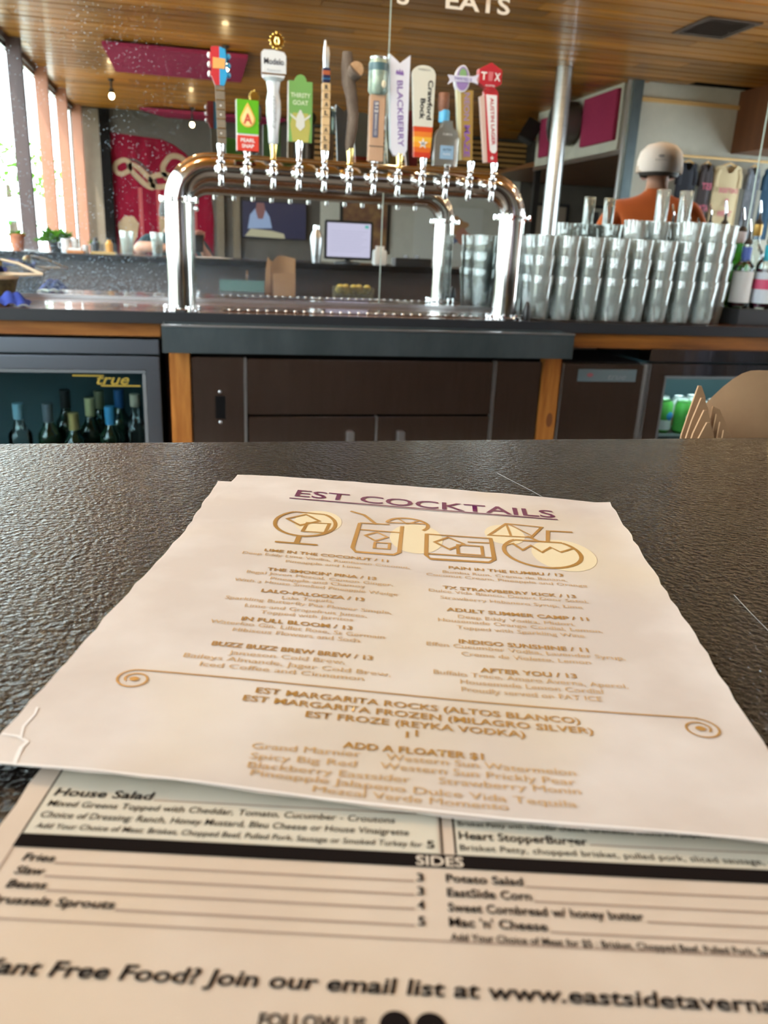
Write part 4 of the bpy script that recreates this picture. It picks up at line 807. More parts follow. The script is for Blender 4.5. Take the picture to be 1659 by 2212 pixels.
# food menu underneath
an = math.radians(13.3); EU = Vector((math.cos(an), -math.sin(an))); ED = Vector((-math.sin(an), -math.cos(an))); OF = Vector((-.0094, .3442))
def fc(u, v): q = OF + EU * u + ED * v; return (q.x, q.y)
fpos = sheet_builder((fc(0, 0), fc(.2159, 0), fc(0, .2794), fc(.2159, .2794)), ZB + .0006, lambda a, b: .0002 * math.sin(5 * a + 2 * b) + .0002)
fm = thing('food_menu', 'cream food menu sheet with a black band lying under the cocktail menu', 'menu', (.05, .15, ZB))
sheet('paper_sheet', lambda u, v, d=0: fpos(u * .94, v + .075, d), m_parch2, parent=fm)
m_ink = M('menu_black_ink', (.012, .009, .008), .9, spec=0); m_rule = M('menu_rule_ink', (.30, .21, .16), .7); m_grn = M('menu_green_tint', (.53, .485, .385), .7)
def ft(s, u0, u1, v, hgt, bold=.0, mat=None, shear=0.12):
    me = text_mesh(s, lambda a, b: fpos((u0 + (u1 - u0) * a) / 1000, (v - hgt * b) / 1000, .00022), mat or m_ink, bold, shear)
    return link('lettering', me, fm)
def fr(u0, u1, v0, v1, mat, nm='printed_rule', dz=.00012, n=24):
    q = MB().grid(lambda a, b: fpos((u0 + (u1 - u0) * a) / 1000, (v0 + (v1 - v0) * b) / 1000, dz), n, 2); return q.build(nm, mat, fm)
fr(6.5, 104.5, 150, 178.2, m_grn, 'green_panel', .00010); fr(108.8, 199, 150, 178.2, m_grn, 'green_panel', .00010)
fr(6.0, 6.5, 150, 178.2, m_ink, n=2); fr(105.0, 105.5, 150, 178.2, m_ink, n=2); fr(108.2, 108.7, 150, 178.2, m_ink, n=2)
fr(6, 199, 178.4, 182.8, m_ink, 'black_band', .00016)
ft('House Salad', 8, 33, 164.6, 3.0, .02); fr(33.3, 99.5, 164.3, 164.8, m_rule)
ft('Mixed Greens Topped with Cheddar, Tomato, Cucumber - Croutons', 8, 94, 168.6, 2.3, .005)
ft('Choice of Dressing: Ranch, Honey Mustard, Bleu Cheese or House Vinaigrette', 8, 97.4, 172.7, 2.3, .005)
ft('Add Your Choice of Meat: Brisket, Chopped Beef, Pulled Pork, Sausage or Smoked Turkey for', 8.4, 100.6, 176.5, 2.0, .005); ft('5', 101.6, 103.5, 176.6, 2.6, .02, shear=0)
ft('Brisket Patty with cheddar cheese, caramelized onions and jalapeno', 109.6, 172, 168.4, 1.8, .005, shear=0); ft('Heart StopperBurger', 109.5, 140.7, 173.0, 2.8, .02, shear=0); fr(141.2, 196, 172.4, 172.9, m_rule)
ft('Brisket Patty, chopped brisket, pulled pork, sliced sausage, queso', 109.5, 190, 176.8, 2.1, .005, shear=0)
ft('SIDES', 99, 110, 182.2, 3.2, .015, M('menu_knockout', (.58, .49, .39), .6), 0)
for s, u1, v, pr in (('Fries', 17.2, 187, '3'), ('Slaw', 16.5, 191, '3'), ('Beans', 18.6, 195, '4'), ('Brussels Sprouts', 34.9, 199.4, '5')):
    ft(s, 10 if s[1] != 'r' or s[0] == 'F' else 8.2, u1, v, 2.4, .02); fr(u1 + .4, 98.4, v - .1, v + .5, m_rule); ft(pr, 99, 100.6, v + .2, 2.5, .02, shear=0)
for s, u1, v, b in (('Potato Salad', 123, 187, 0), ('EastSide Corn', 124.3, 191.2, 0), ("Sweet Cornbread w/ honey butter", 147.8, 195.4, 0), ("Mac 'n' Cheese", 126.4, 199.4, 0)):
    ft(s, 105.6, u1, v, 2.5, .02, shear=0); fr(u1 + .5, 196, v - .1, v + .45, m_rule)
ft('Add Your Choice of Meat for $5 : Brisket, Chopped Beef, Pulled Pork, Sausage', 105.7, 176, 203, 1.9, .015, shear=0)
fr(6, 199, 203.0, 203.5, m_rule); fr(6.0, 6.4, 182.8, 203.5, m_rule, n=2)
ft('Want Free Food? Join our email list at www.eastsidetavernaustin.com', 11.5, 192, 216.2, 3.6, .02, shear=.14)
ft('FOLLOW US', 69.4, 89, 224.2, 2.8, .02, shear=0)
for cu in (94.3, 100.8):
    q = MB().add([fpos((cu + 2.9 * math.cos(t)) / 1000, (222.6 - 2.9 * math.sin(t)) / 1000, .0002) for t in [2 * PI * k / 24 for k in range(24)]], [tuple(range(24))]); q.build('printed_disc', m_ink, fm)
# cocktail menu: a spare sheet and the top sheet
def S(a, b): return (a * h_, b * h_)
wob2 = lambda a, b: .0005 + .0004 * math.sin(3 * a + 2 * b)
spos = sheet_builder((S(.055, 3.365), S(1.47, 2.93), S(-.34, 1.50), S(.98, 1.04)), ZB + .0012, wob2)
sp_ = thing('spare_cocktail_menu', 'second cocktail menu sheet showing one corner under the top sheet', 'menu', (.1, .3, ZB)); sheet('paper_sheet', spos, m_parch, parent=sp_)
def wob1(a, b):
    e = .0007 + .0005 * math.sin(4 * a + 3 * b) + .0004 * math.cos(7 * a - 2 * b)
    e += .0022 * max(0, (b - .93) / .07) ** 2 * (.6 + .4 * math.sin(9 * a)) + .0012 * max(0, (a - .96) / .04) * (1 - b)
    return e
cpos = sheet_builder((S(.14, 3.421), S(1.63, 2.892), S(-.40, 1.42), S(1.055, .94)), ZB + .0020, wob1)
cm = thing('cocktail_menu', 'parchment cocktail menu with gold drink icons lying on the bar', 'menu', (.1, .3, ZB))
def cwarp(u, v, d=0):
    a, b = min(max(u / .2159, 0), 1), min(max(v / .2794, 0), 1)
    return cpos(u - .0075 * (1 - a) * b ** .9, v - .0047 * math.sin(PI * a) ** .7 * (1 - b) ** 8, d)
sheet('paper_sheet', cwarp, m_parch, parent=cm)
m_foil = M('gold_brown_ink', (.40, .21, .045), .33, .25); m_purp = M('plum_ink', (.105, .008, .06), .4); m_soft = M('yellow_wash', (.65, .55, .36), .6)
def ct(s, u0, v0, u1, v1, hgt, bold=.0, mat=None, sp=1.0):
    me = text_mesh(s, lambda a, b: cpos((u0 + (u1 - u0) * a) / 1000, (v0 + (v1 - v0) * a - hgt * b) / 1000, .00025), mat or m_foil, bold, 0, spacing=sp)
    return link('lettering', me, cm)
def stroke(pts, w, mat=None, nm='printed_line', closed=False, dz=.00025, parent=None):
    pts = [Vector(p) for p in pts]; n = len(pts); vs_ = []
    for i, p in enumerate(pts):
        a = pts[(i - 1) % n] if closed or i > 0 else p; b = pts[(i + 1) % n] if closed or i < n - 1 else p
        t = (b - a).normalized(); nn = Vector((-t.y, t.x)) * w / 2
        if 0 < i < n - 1 or closed:
            t1 = (p - a).normalized(); t2 = (b - p).normalized(); k = max(.5, math.sqrt(max(0, (1 + t1.dot(t2)) / 2))); nn /= k
        vs_ += [p + nn, p - nn]
    fs = [(2 * i, 2 * i + 1, 2 * i + 3, 2 * i + 2) for i in range(n - 1)]
    if closed: fs.append((2 * n - 2, 2 * n - 1, 1, 0))
    return MB().add([cpos(v.x / 1000, v.y / 1000, dz) for v in vs_], fs).build(nm, mat or m_foil, parent or cm)
def blob(cu, cv, ru, rv):
    return MB().add([cpos((cu + ru * math.cos(t)) / 1000, (cv + rv * math.sin(t)) / 1000, .00012) for t in [2 * PI * k / 28 for k in range(28)]], [tuple(range(28))]).build('yellow_wash', m_soft, cm)
def el(cu, cv, ru, rv, a0=0, a1=360, n=28): return [(cu + ru * math.cos(math.radians(a0 + (a1 - a0) * i / n)), cv + rv * math.sin(math.radians(a0 + (a1 - a0) * i / n))) for i in range(n + 1)]
m_wear = M('worn_white', (.74, .71, .68), .7)
for pts, w in (([(-6.5, 265.5), (-1.8, 265.8), (2.4, 267.9)], .9), ([(2.4, 267.9), (2.1, 271), (3.3, 275.5), (4.5, 279)], 1.2), ([(-2.9, 251.5), (-2.0, 255), (-2.4, 261), (-.6, 266)], .7), ([(-5.5, 278.6), (4.5, 278.9), (26, 278.8), (56, 279), (88, 278.8), (137, 278.6), (172, 278.7), (205, 278.8)], .9)): stroke(pts, w, m_wear, 'worn_crease')
ct('EST COCKTAILS', 39.6, 34, 181.5, 34, 12.5, .012, m_purp); stroke([(37.5, 38.2), (182, 36.6)], 1.5, m_purp)
blob(58, 72, 12, 17); blob(108, 82, 13, 20); blob(178, 88, 15, 20); blob(152, 66, 10, 14)
LW = 1.9
# brandy glass
stroke(el(52, 76, 15.2, 18.5, -58, 238), LW); stroke([(44, 60.3), (60, 60.3)], LW * .8); stroke([(40, 66.2), (64.5, 66.2)][:0] or [(52, 94.5), (52, 104)], LW * 1.3); stroke([(42, 105), (62, 104)], LW)
stroke([(42, 72), (50.5, 63), (58.5, 71), (50, 80)], LW * .8, closed=True); stroke([(53, 75), (64, 73.5), (63.5, 87), (52.5, 88)], LW * .8, closed=True)
# highball
stroke([(79, 68), (78.5, 103), (80.5, 107.5), (98, 106.5), (100.5, 103), (100.5, 67)], LW); stroke([(79, 77.5), (100, 76.5)], LW * .8); stroke([(72.5, 51), (80, 55), (87.5, 68)], LW); stroke(el(103, 64, 10.5, 10, 185, 400), LW); stroke([(92.5, 63.5), (113, 60)], LW * .7); stroke([(103, 63), (98, 56)], LW * .6); stroke([(103, 63), (109, 56)], LW * .6); stroke([(79, 68), (94, 66)], LW * .8)
stroke([(83, 85), (88.5, 79), (94, 84.5), (88.5, 91)], LW * .7, closed=True); stroke([(88.5, 93), (95.5, 92.5), (95.5, 100), (88.5, 100.5)], LW * .7, closed=True)
# rocks glass
stroke([(113, 74.5), (113, 103), (115, 107), (142, 105), (144.5, 101), (144.5, 73)], LW); stroke([(113, 75), (144.5, 73.5)], LW * .8); stroke([(113, 101), (144, 99)], LW * .8); stroke([(117, 85), (123.5, 77), (131, 84), (124, 93)], LW * .8, closed=True); stroke([(128, 86), (139.5, 85.5), (139.5, 97), (128, 97.5)], LW * .8, closed=True); stroke([(133, 81), (144, 80)], LW * .8)
# coconut with umbrella
stroke(el(168, 87, 18, 19, -50, 230), LW); stroke([(156.5, 72.8), (179.5, 72)], LW); stroke([(150.5, 82), (155, 78), (159, 86), (163.5, 79), (168, 87), (173, 79.5), (177, 85), (184.5, 78)], LW * .7); stroke([(144, 69), (154, 49.5), (172, 51), (165, 67.5)], LW * .8, closed=True); stroke([(154, 49.5), (155, 68)], LW * .6); stroke([(163, 66), (168.5, 73)], LW); stroke([(155, 49.5), (166, 66)], LW * .6); stroke([(172.5, 72), (174.5, 56), (187, 55)], LW)
rows = [
 (1, 'LIME IN THE COCONUT / 11', 39.3, 96, 116.8), (0, 'Deep Eddy Lime Vodka, Rumhaven Coconut,', 30.3, 106, 122.0), (0, 'Pineapple and Lime', 51, 84.4, 127.4),
 (1, "THE SMOKIN' PINA / 13", 44.8, 92, 137.7), (0, 'Ilegal Joven Mezcal, Canton Ginger,', 36.8, 99.5, 142.4), (0, 'Pineapple and Chamoy', 48, 88, 146.9), (0, 'With a House Smoked Pineapple Wedge', 33.5, 101.8, 151.4),
 (1, 'LALO-PALOOZA / 13', 46.7, 88.7, 159.5), (0, 'Lalo Tequila,', 56, 77, 164), (0, 'Sparkling Butterfly Pea Flower Simple,', 34, 100.2, 168.6), (0, 'Lime and Grapefruit Juices,', 43.2, 91, 173.8), (0, 'Topped with Jarritos', 50.2, 86, 178.2),
 (1, 'IN FULL BLOOM / 13', 44.4, 86.3, 185), (0, 'Waterloo Gin, Lillet Rose, St Germain', 33.5, 98.8, 189.3), (0, 'Hibiscus Flowers and Soda', 43.2, 90.2, 193.9),
 (1, 'BUZZ BUZZ BREW BREW / 13', 38.5, 95.5, 205.4), (0, 'Jameson Cold Brew,', 45.8, 86.4, 210.3), (0, 'Baileys Almande, Jager Cold Brew,', 31.2, 102.4, 215), (0, 'Iced Coffee and Cinnamon', 38.2, 93.6, 219.5),
 (1, 'PAIN IN THE RUMBU / 13', 123.3, 174, 115.6), (0, 'Bumbu Rum, Creme de Banane,', 120.5, 175, 121), (0, 'Coconut Cream, Pineapple and Orange', 113.4, 182.7, 125.5),
 (1, 'TX STRAWBERRY KICK / 13', 120.4, 176, 137.8), (0, 'Dulce Vida Blanco, Desert Door Sotol,', 114.6, 180.4, 142), (0, 'Strawberry Habanero Syrup, Lime', 119.4, 177, 148),
 (1, 'ADULT SUMMER CAMP / 11', 121.8, 177.6, 158.8), (0, 'Deep Eddy Vodka, Midori,', 126.2, 171.6, 164.2), (0, 'Housemade Orange Cordial, Lemon,', 118.4, 181.2, 168.5), (0, 'Topped with Sparkling Wine', 125.5, 173.6, 173.5),
 (1, 'INDIGO SUNSHINE / 11', 126, 173, 184.7), (0, 'Effen Cucumber Vodka, Lavender Syrup,', 114.2, 185.3, 188.8), (0, 'Creme de Violette, Lemon', 126.7, 172.2, 193.8),
 (1, 'AFTER YOU / 13', 132.8, 165.7, 204.2), (0, 'Buffalo Trace, Amaro Averna, Aperol,', 116.8, 182, 208.4), (0, 'Housemade Lemon Cordial', 125.8, 172.9, 213), (0, 'Proudly served on FAT ICE', 126, 171.7, 217.8),
 (2, 'EST MARGARITA ROCKS (ALTOS BLANCO)', 60, 162.3, 231.8), (2, 'EST MARGARITA FROZEN (MILAGRO SILVER)', 57, 165.4, 236.8), (2, 'EST FROZE (REYKA VODKA)', 77.7, 144.4, 241.8), (2, '11', 108.6, 112.2, 246.8),
 (1, 'ADD A FLOATER $1', 90.7, 131.2, 254.8), (0, 'Grand Marnier', 65, 96.2, 259.8), (0, 'Western Sun Watermelon', 103.4, 156.7, 258), (0, 'Spicy Big Red', 65.5, 95.3, 264.4), (0, 'Western Sun Prickly Pear', 102, 156, 262.2), (0, 'Blackberry Eastsider', 65.8, 110.6, 268.6), (0, 'Strawberry Monin', 118.3, 156.7, 266), (0, 'Pineapple Jalapeno Dulce Vida Tequila', 67.4, 154.7, 272), (0, 'Mezcal Verde Momento', 85, 136.5, 275.8)]
m_foil2 = M('pale_gold_ink', (.50, .31, .13), .4, .15)
for k, s, u0, u1, v in rows: ct(s, u0, v + .8, u1, v - .8, (3.0, 3.1, 3.3)[k], (.0, .022, .015)[k], m_foil if k else m_foil2)
stroke([(20, 226.2)] + [(20 + 180 * i / 20, 226.2 - 3.6 * i / 20) for i in range(1, 21)] , .7)
def curl(cu, cv, sg):
    pts = []
    for i in range(40):
        a = 2 * PI * i / 39 * 1.35; r = 6.2 * (1 - .55 * i / 39); pts.append((cu - sg * r * math.sin(a), cv - r * math.cos(a) * .9))
    stroke(pts, .7)
    blob_ = MB().add([cpos((cu + 1.6 * math.cos(t)) / 1000, (cv + 1.3 * math.sin(t)) / 1000, .0003) for t in [2 * PI * k / 16 for k in range(16)]], [tuple(range(16))]).build('printed_dot', m_foil, cm)
curl(20, 231.8, 1); curl(199, 228.4, -1)
# ------------------------------------------------------------------ cardboard carriers and takeout box on the service ledge
m_kraft = M('kraft_card', (.36, .21, .105), .75, var=(.32, .18, .09), vscale=30, bump=(160, .15, .001))
m_kedge = M('kraft_edge', (.50, .34, .20), .8)
for k in range(4):
    y = .635 - .007 * k; dz = -.0095 * k; e = .0012 * k
    ol = [(.412 - e, .8455), (.447, .8455), (.4475, 1.052 + dz * .3), (.442, 1.070 + dz), (.437, 1.087 + dz), (.4315, 1.0965 + dz), (.4285, 1.0965 + dz), (.424 - e, 1.076 + dz), (.4195 - e, 1.052 + dz)]
    t = thing('kraft_carrier', 'kraft cardboard carrier, %s in a nested bunch behind the bar edge' % ('rearmost', 'third', 'second', 'foremost')[k], 'cardboard carrier', (.43, y, .8455), 'nested cardboard carriers')
    MB().prism(ol, y, y + .0016).build('end_panel', m_kraft, t)
    MB().prism([(.4395, .8455), (.468, .8455), (.4665, 1.052 + dz * .5), (.4515, 1.076 + dz * .6), (.444, 1.079 + dz * .6)], y - .0035, y - .0018).build('side_panel', m_kraft, t)
kb = thing('takeout_box', 'open kraft takeout box with a curved flap behind the bar edge', 'box', (.53, .66, .8455))
MB().grid(lambda a, b: (.452 + .15 * a, .650 - .012 * math.sin(PI * a) + .02 * b, .8455 + b * (.216 + .046 * math.sin(PI * min(.5, a * 1.5)) - .03 * max(0, a - .5))), 20, 8).build('curved_flap', m_kraft, kb)
MB().box(.46, .60, .69, .695, .8455, 1.0).box(.46, .465, .675, .69, .8455, .99).box(.595, .60, .675, .69, .8455, .99).build('box_walls', m_kraft, kb)
# ================================================================== things on the bar beside the camera (seen in the mirror)
m_terra = M('terracotta', (.48, .17, .08), .8); m_soil = M('soil', (.03, .02, .015), .95)
def plant(x, y, label, pot, r, hgt, n, ln, up):
    t = thing('potted_plant', label, 'plant', (x, y, ZB), None)
    MB().lathe([(0, 0), (r * .7, 0), (r * .95, hgt), (r * 1.08, hgt), (r * 1.08, hgt * 1.18), (r * .9, hgt * 1.18), (r * .85, hgt), (0, hgt)], (x, y, ZB + .0008), 18, cap=False).build('pot', pot, t)
    MB().lathe([(0, hgt * 1.05), (r * .88, hgt * 1.05)], (x, y, ZB), 18, cap=False).build('soil', m_soil, t)
    q = MB()
    for k in range(n):
        a = random.uniform(0, 2 * PI); e = random.uniform(.2, 1) * up; L = ln * random.uniform(.6, 1)
        d = Vector((math.cos(a) * math.cos(e), math.sin(a) * math.cos(e), math.sin(e))); p = Vector((x, y, ZB + hgt)) + Vector((math.cos(a), math.sin(a), 0)) * r * .4
        s = d.cross(Vector((0, 0, 1))).normalized() * L * .16
        q.add([p, p + d * L * .5 + s, p + d * L - Vector((0, 0, L * .25)), p + d * L * .5 - s], [(0, 1, 2, 3)])
    f = q.build('leaves', m_leaf, t); f['kind'] = 'stuff'
    return t
plant(-1.11, .38, 'terracotta pot with a small plant standing next to the window', m_terra, .045, .085, 30, .07, 1.4)
plant(-.885, .36, 'bushy trailing plant in a dark pot on the bar', m_black, .05, .06, 140, .14, 1.3)
plant(-.655, .40, 'tiny green sprig in a white cup on the bar', m_white, .022, .05, 24, .06, 1.4)
for x, y, r, hh, lab in ((-.815, .47, .026, .085, 'tall white mug beside the trailing plant'), (-.765, .44, .022, .09, 'white salt shaker between the mug and the box'), (-.70, .44, .018, .05, 'small white cup beside the sprig')):
    t = thing('white_cup', lab, 'cup', (x, y, ZB)); MB().lathe([(0, 0), (r * .85, 0), (r, .006), (r, hh), (r * .88, hh), (r * .85, .008), (0, .008)], (x, y, ZB + .0008), 18, cap=False).build('body', M('glazed_white', (.75, .77, .80), .25), t)
    MB().tube([(x - r, y, ZB + hh * .8), (x - r * 1.6, y, ZB + hh * .7), (x - r * 1.6, y, ZB + hh * .4), (x - r, y, ZB + hh * .3)], .003, 6).build('handle', M('glazed_white', (.75, .77, .80), .25), t)
t = thing('napkin_tray', 'orange wooden tray of napkins on the bar', 'tray', (-.75, .50, ZB)); MB().bbox(-.80, -.70, .47, .55, ZB + .0005, ZB + .018, .003).build('tray', P('orange_wood', (.55, .22, .07), .5), t); MB().bbox(-.79, -.715, .475, .545, ZB + .018, ZB + .032, .002).build('napkins', m_white, t)
t = thing('condiment_basket', 'dark wire condiment basket with a tan wooden base on the bar', 'basket', (-.59, .46, ZB)); MB().bbox(-.665, -.515, .41, .52, ZB + .0005, ZB + .016, .003).build('base', P('tan_base', (.60, .42, .16), .5), t)
for x in (-.66, -.60, -.52): MB().tube([(x, .42, ZB + .015), (x, .42, ZB + .06), (x, .51, ZB + .06), (x, .51, ZB + .015)], .003, 6).build('wire', m_black, t)
for x, c_ in ((-.635, m_black), (-.555, P('mustard', (.60, .30, .04), .4))):
    q = thing('sauce_bottle', 'dark sauce bottle in the condiment basket' if c_ is m_black else 'mustard jar in the condiment basket', 'bottle', (x, .465, ZB + .016)); MB().lathe([(0, 0), (.022, 0), (.023, .05), (.014, .06), (.012, .072), (0, .072)], (x, .465, ZB + .0165), 14).build('body', c_, q); MB().lathe([(.013, .072), (.013, .082), (0, .082)], (x, .465, ZB + .0165), 12).build('lid', m_black, q)
bg = thing('beer_glass', 'pint glass of amber beer in front of the seated guest', 'glass', (-.27, .24, ZB))
MB().lathe(GP, (-.27, .24, ZB + .0008), 24, cap=False).build('glass', m_pint, bg); MB().lathe([(0, .015), (.0282, .016), (.034, .07), (0, .07)], (-.27, .24, ZB + .0008), 24, cap=False).build('beer', M('amber_beer', (.62, .33, .03), .1), bg)
wg = tag(MB().lathe(GP, (-.45, .40, ZB + .0008), 24, cap=False).build('water_glass', m_pint), 'empty pint glass on the bar beside the condiment basket', 'glass')
# till screen on the bar, facing the mirror
ps_ = thing('till_monitor', 'black till monitor with a pale lilac screen on the bar', 'monitor', (.985, .44, ZB))
MB().bbox(.82, 1.15, .415, .445, 1.095, 1.345, .006).build('casing', m_black, ps_); MB().box(.837, 1.133, .4452, .4462, 1.112, 1.328).build('screen', M('lit_screen', (.02, .02, .02), .3, emit=(.56, .54, .72), es=1.0), ps_)
MB().box(1.093, 1.118, .4464, .4468, 1.30, 1.318).build('screen_button', M('lit_teal', (.02, .02, .02), .3, emit=(.06, .42, .36), es=1), ps_)
q = MB()
for k in range(9): q.box(.86, 1.11 - .02 * (k % 3), .4463, .4466, 1.275 - .016 * k, 1.278 - .016 * k)
q.build('screen_rows', M('lit_rows', (.02, .02, .02), .3, emit=(.42, .41, .58), es=1), ps_)
MB().lathe([(.09, 0), (.09, .012), (.02, .02), (.02, .06)], (.985, .40, ZB + .0005), 20).build('stand', m_black, ps_)
t = thing('card_reader', 'white receipt printer beside the till monitor', 'printer', (1.20, .42, ZB)); MB().bbox(1.165, 1.25, .37, .46, ZB + .0005, ZB + .10, .006).build('body', m_white, t); MB().box(1.18, 1.235, .40, .43, ZB + .1, ZB + .125).build('paper', m_white, t)
t = thing('drink_shaker', 'steel cocktail shaker standing on the bar by the till', 'shaker', (.77, .42, ZB)); MB().lathe([(0, 0), (.028, 0), (.042, .15), (.04, .17), (.022, .21), (.02, .235), (0, .24)], (.77, .42, ZB + .0005), 20).build('body', m_steel, t); MB().lathe([(.021, .21), (.023, .212), (.023, .236), (0, .241)], (.77, .42, ZB + .0008), 16).build('cap', m_chrome, t)
t = thing('bar_caddy', 'low black bar caddy to the right of the till', 'caddy', (1.42, .45, ZB)); MB().bbox(1.30, 1.55, .38, .52, ZB + .0005, ZB + .055, .004).build('body', m_black, t)
for x in (1.38, 1.46): MB().box(x, x + .003, .39, .51, ZB + .055, ZB + .075).build('divider', m_black, t)
t = thing('underbar_sink', 'steel underbar sink with a teal glass guard on the service ledge', 'sink', (.3, .62, .845)); MB().bbox(.12, .40, .51, .70, .8455, .88, .004).build('basin', m_steel, t); MB().box(.12, .40, .70, .706, .88, .95).build('glass_guard', M('teal_glass', (.12, .22, .21), .15), t); MB().tube([(.3, .52, .88), (.3, .52, .98), (.3, .58, 1.0), (.3, .61, .97)], .008, 8).build('spout', m_chrome, t)
t = thing('lemon_bin', 'clear bin of cut lemons on the service ledge below the till', 'bin', (.98, .62, .845)); MB().bbox(.86, 1.12, .55, .70, .8455, .93, .006).build('tub', glassy('tub_plastic', (.9, .9, .85), (1, 1, 1), .2, .3, .3, (.5, .48, .35)), t)
for k in range(10):
    q = tag(MB().ball((.90 + .045 * (k % 5), .60 + .05 * (k // 5), .905 + .018 * (k % 2)), (.026, .022, .022), 12, 8).build('lemon', P('lemon_yellow', (.62, .48, .12), .5)), 'lemon lying in the clear bin on the service ledge', 'lemon', 'lemons in the bin')
# ================================================================== hanging shirts on the grey wall
rail = thing('clothes_rail', 'wooden clothes rail fixed along the grey wall', 'rail', (5.75, -2.75, 2.285)); MB().tube([(5.18, -2.74, 2.285), (6.75, -2.74, 2.285)], .014, 10).build('rod', P('pine_rod', (.66, .42, .17), .5), rail)
for x in (5.2, 6.72): MB().tube([(x, -2.90, 2.285), (x, -2.74, 2.285)], .01, 8).build('bracket', m_black, rail)
def shirt(x, w, z1, z0, col, label, pr=None, sl=.0, txt=()):
    t = thing('hanging_shirt', label, 'shirt', (x, -2.74, 2.27), 'shirts on the clothes rail')
    def front(sgn):
        def fn(a, b):
            zz = z1 - (z1 - z0) * b; ww = w * (.5 if b > .18 else .5 + .0 * b); nb = .075 if b < .02 else 0
            drop = .035 * abs(2 * a - 1) ** 1.3 * (1 - min(1, b * 4)); dip = (.10 if sgn > 0 else .015) * max(0, 1 - (abs(2 * a - 1) / .46) ** 2) * (1 - min(1, b * 5))
            return (x + (a - .5) * w, -2.74 + sgn * (.035 * math.sin(PI * a) + .012 * math.sin(9 * a + 2) * b), zz - drop - dip)
        return fn
    MB().grid(front(1), 16, 14).grid(front(-1), 16, 14).build('body', col, t)
    for s in (-1, 1): MB().tube([(x + s * (w / 2 - .05), -2.74, z1 - .06), (x + s * (w / 2 - .022), -2.74, z1 - .12), (x + s * (w / 2 - .018), -2.74, z1 - .25)], [.03, .034, .034], 10, cap=False).build('sleeve', col, t)
    MB().tube([(x - w * .38, -2.74, z1 - .035), (x, -2.74, z1 + .01), (x + w * .38, -2.74, z1 - .035)], .010, 8).build('hanger', P('pine_rod', (.66, .42, .17), .5), t); MB().tube([(x, -2.74, z1 + .01), (x, -2.74, z1 + .035), (x + .012, -2.74, z1 + .05)], .003, 6).build('hook', m_chrome, t)
    if pr:
        for k, (s, ww, hh, zz) in enumerate(txt): text(s, pr, t, (x, -2.74 + .050, zz), (-1, 0, 0), (0, 0, 1), ww, hh, .02, center=True)
m_nav = M('shirt_navy', (.018, .02, .03), .9); m_char = M('shirt_charcoal', (.06, .05, .055), .9); m_sand = M('shirt_sand', (.56, .45, .28), .9); m_den = M('shirt_grey', (.22, .24, .28), .9, var=(.10, .11, .14), vscale=10); m_blu = M('shirt_blue', (.03, .08, .14), .9)
m_pk = M('shirt_pink_ink', (.55, .13, .20), .8)
shirt(5.36, .24, 2.235, 1.62, m_nav, 'black shirt on the rail beside the bartender')
shirt(5.60, .15, 2.235, 1.50, m_char, 'charcoal shirt with pink print seen edge-on on the rail', m_pk, txt=(('EST', .12, .07, 1.95), ('ATX', .12, .07, 1.72)))
shirt(5.88, .34, 2.235, 1.48, m_sand, 'sand-coloured shirt with pink print on the rail', m_pk, txt=(('EASTSIDE', .24, .05, 1.93), ('2', .05, .08, 1.79), ('TAVERN', .18, .06, 1.68)))
shirt(6.20, .16, 2.235, 1.45, m_den, 'grey and white striped shirt on the rail'); shirt(6.42, .16, 2.235, 1.45, m_blu, 'dark blue shirt at the end of the rail')
# ================================================================== people
m_skin = M('skin', (.50, .27, .18), .55, spec=.3); m_hair = M('dark_hair', (.02, .015, .012), .6)
def person_mesh(nodes, edges, mats, pick, name, parent, root):
    """one continuous skinned surface grown from a posed skeleton"""
    names = list(nodes); me = bpy.data.meshes.new(name); me.from_pydata([nodes[n][:3] for n in names], [(names.index(a), names.index(b)) for a, b in edges], [])
    o = bpy.data.objects.new('tmp', me); COL.objects.link(o)
    sk = o.modifiers.new('s', 'SKIN'); sk.use_smooth_shade = True; sk.branch_smoothing = .6
    for i, n in enumerate(names):
        d = me.skin_vertices[0].data[i]; r = nodes[n][3]; d.radius = r if isinstance(r, tuple) else (r, r); d.use_root = n == root
    su = o.modifiers.new('u', 'SUBSURF'); su.levels = 2; su.render_levels = 2
    dg = bpy.context.evaluated_depsgraph_get(); out = bpy.data.meshes.new_from_object(o.evaluated_get(dg)); bpy.data.objects.remove(o)
    out.materials.clear()
    for m in mats: out.materials.append(m)
    for p in out.polygons: p.material_index = pick(p.center); p.use_smooth = True
    out.name = name
    return link(name, out, parent)
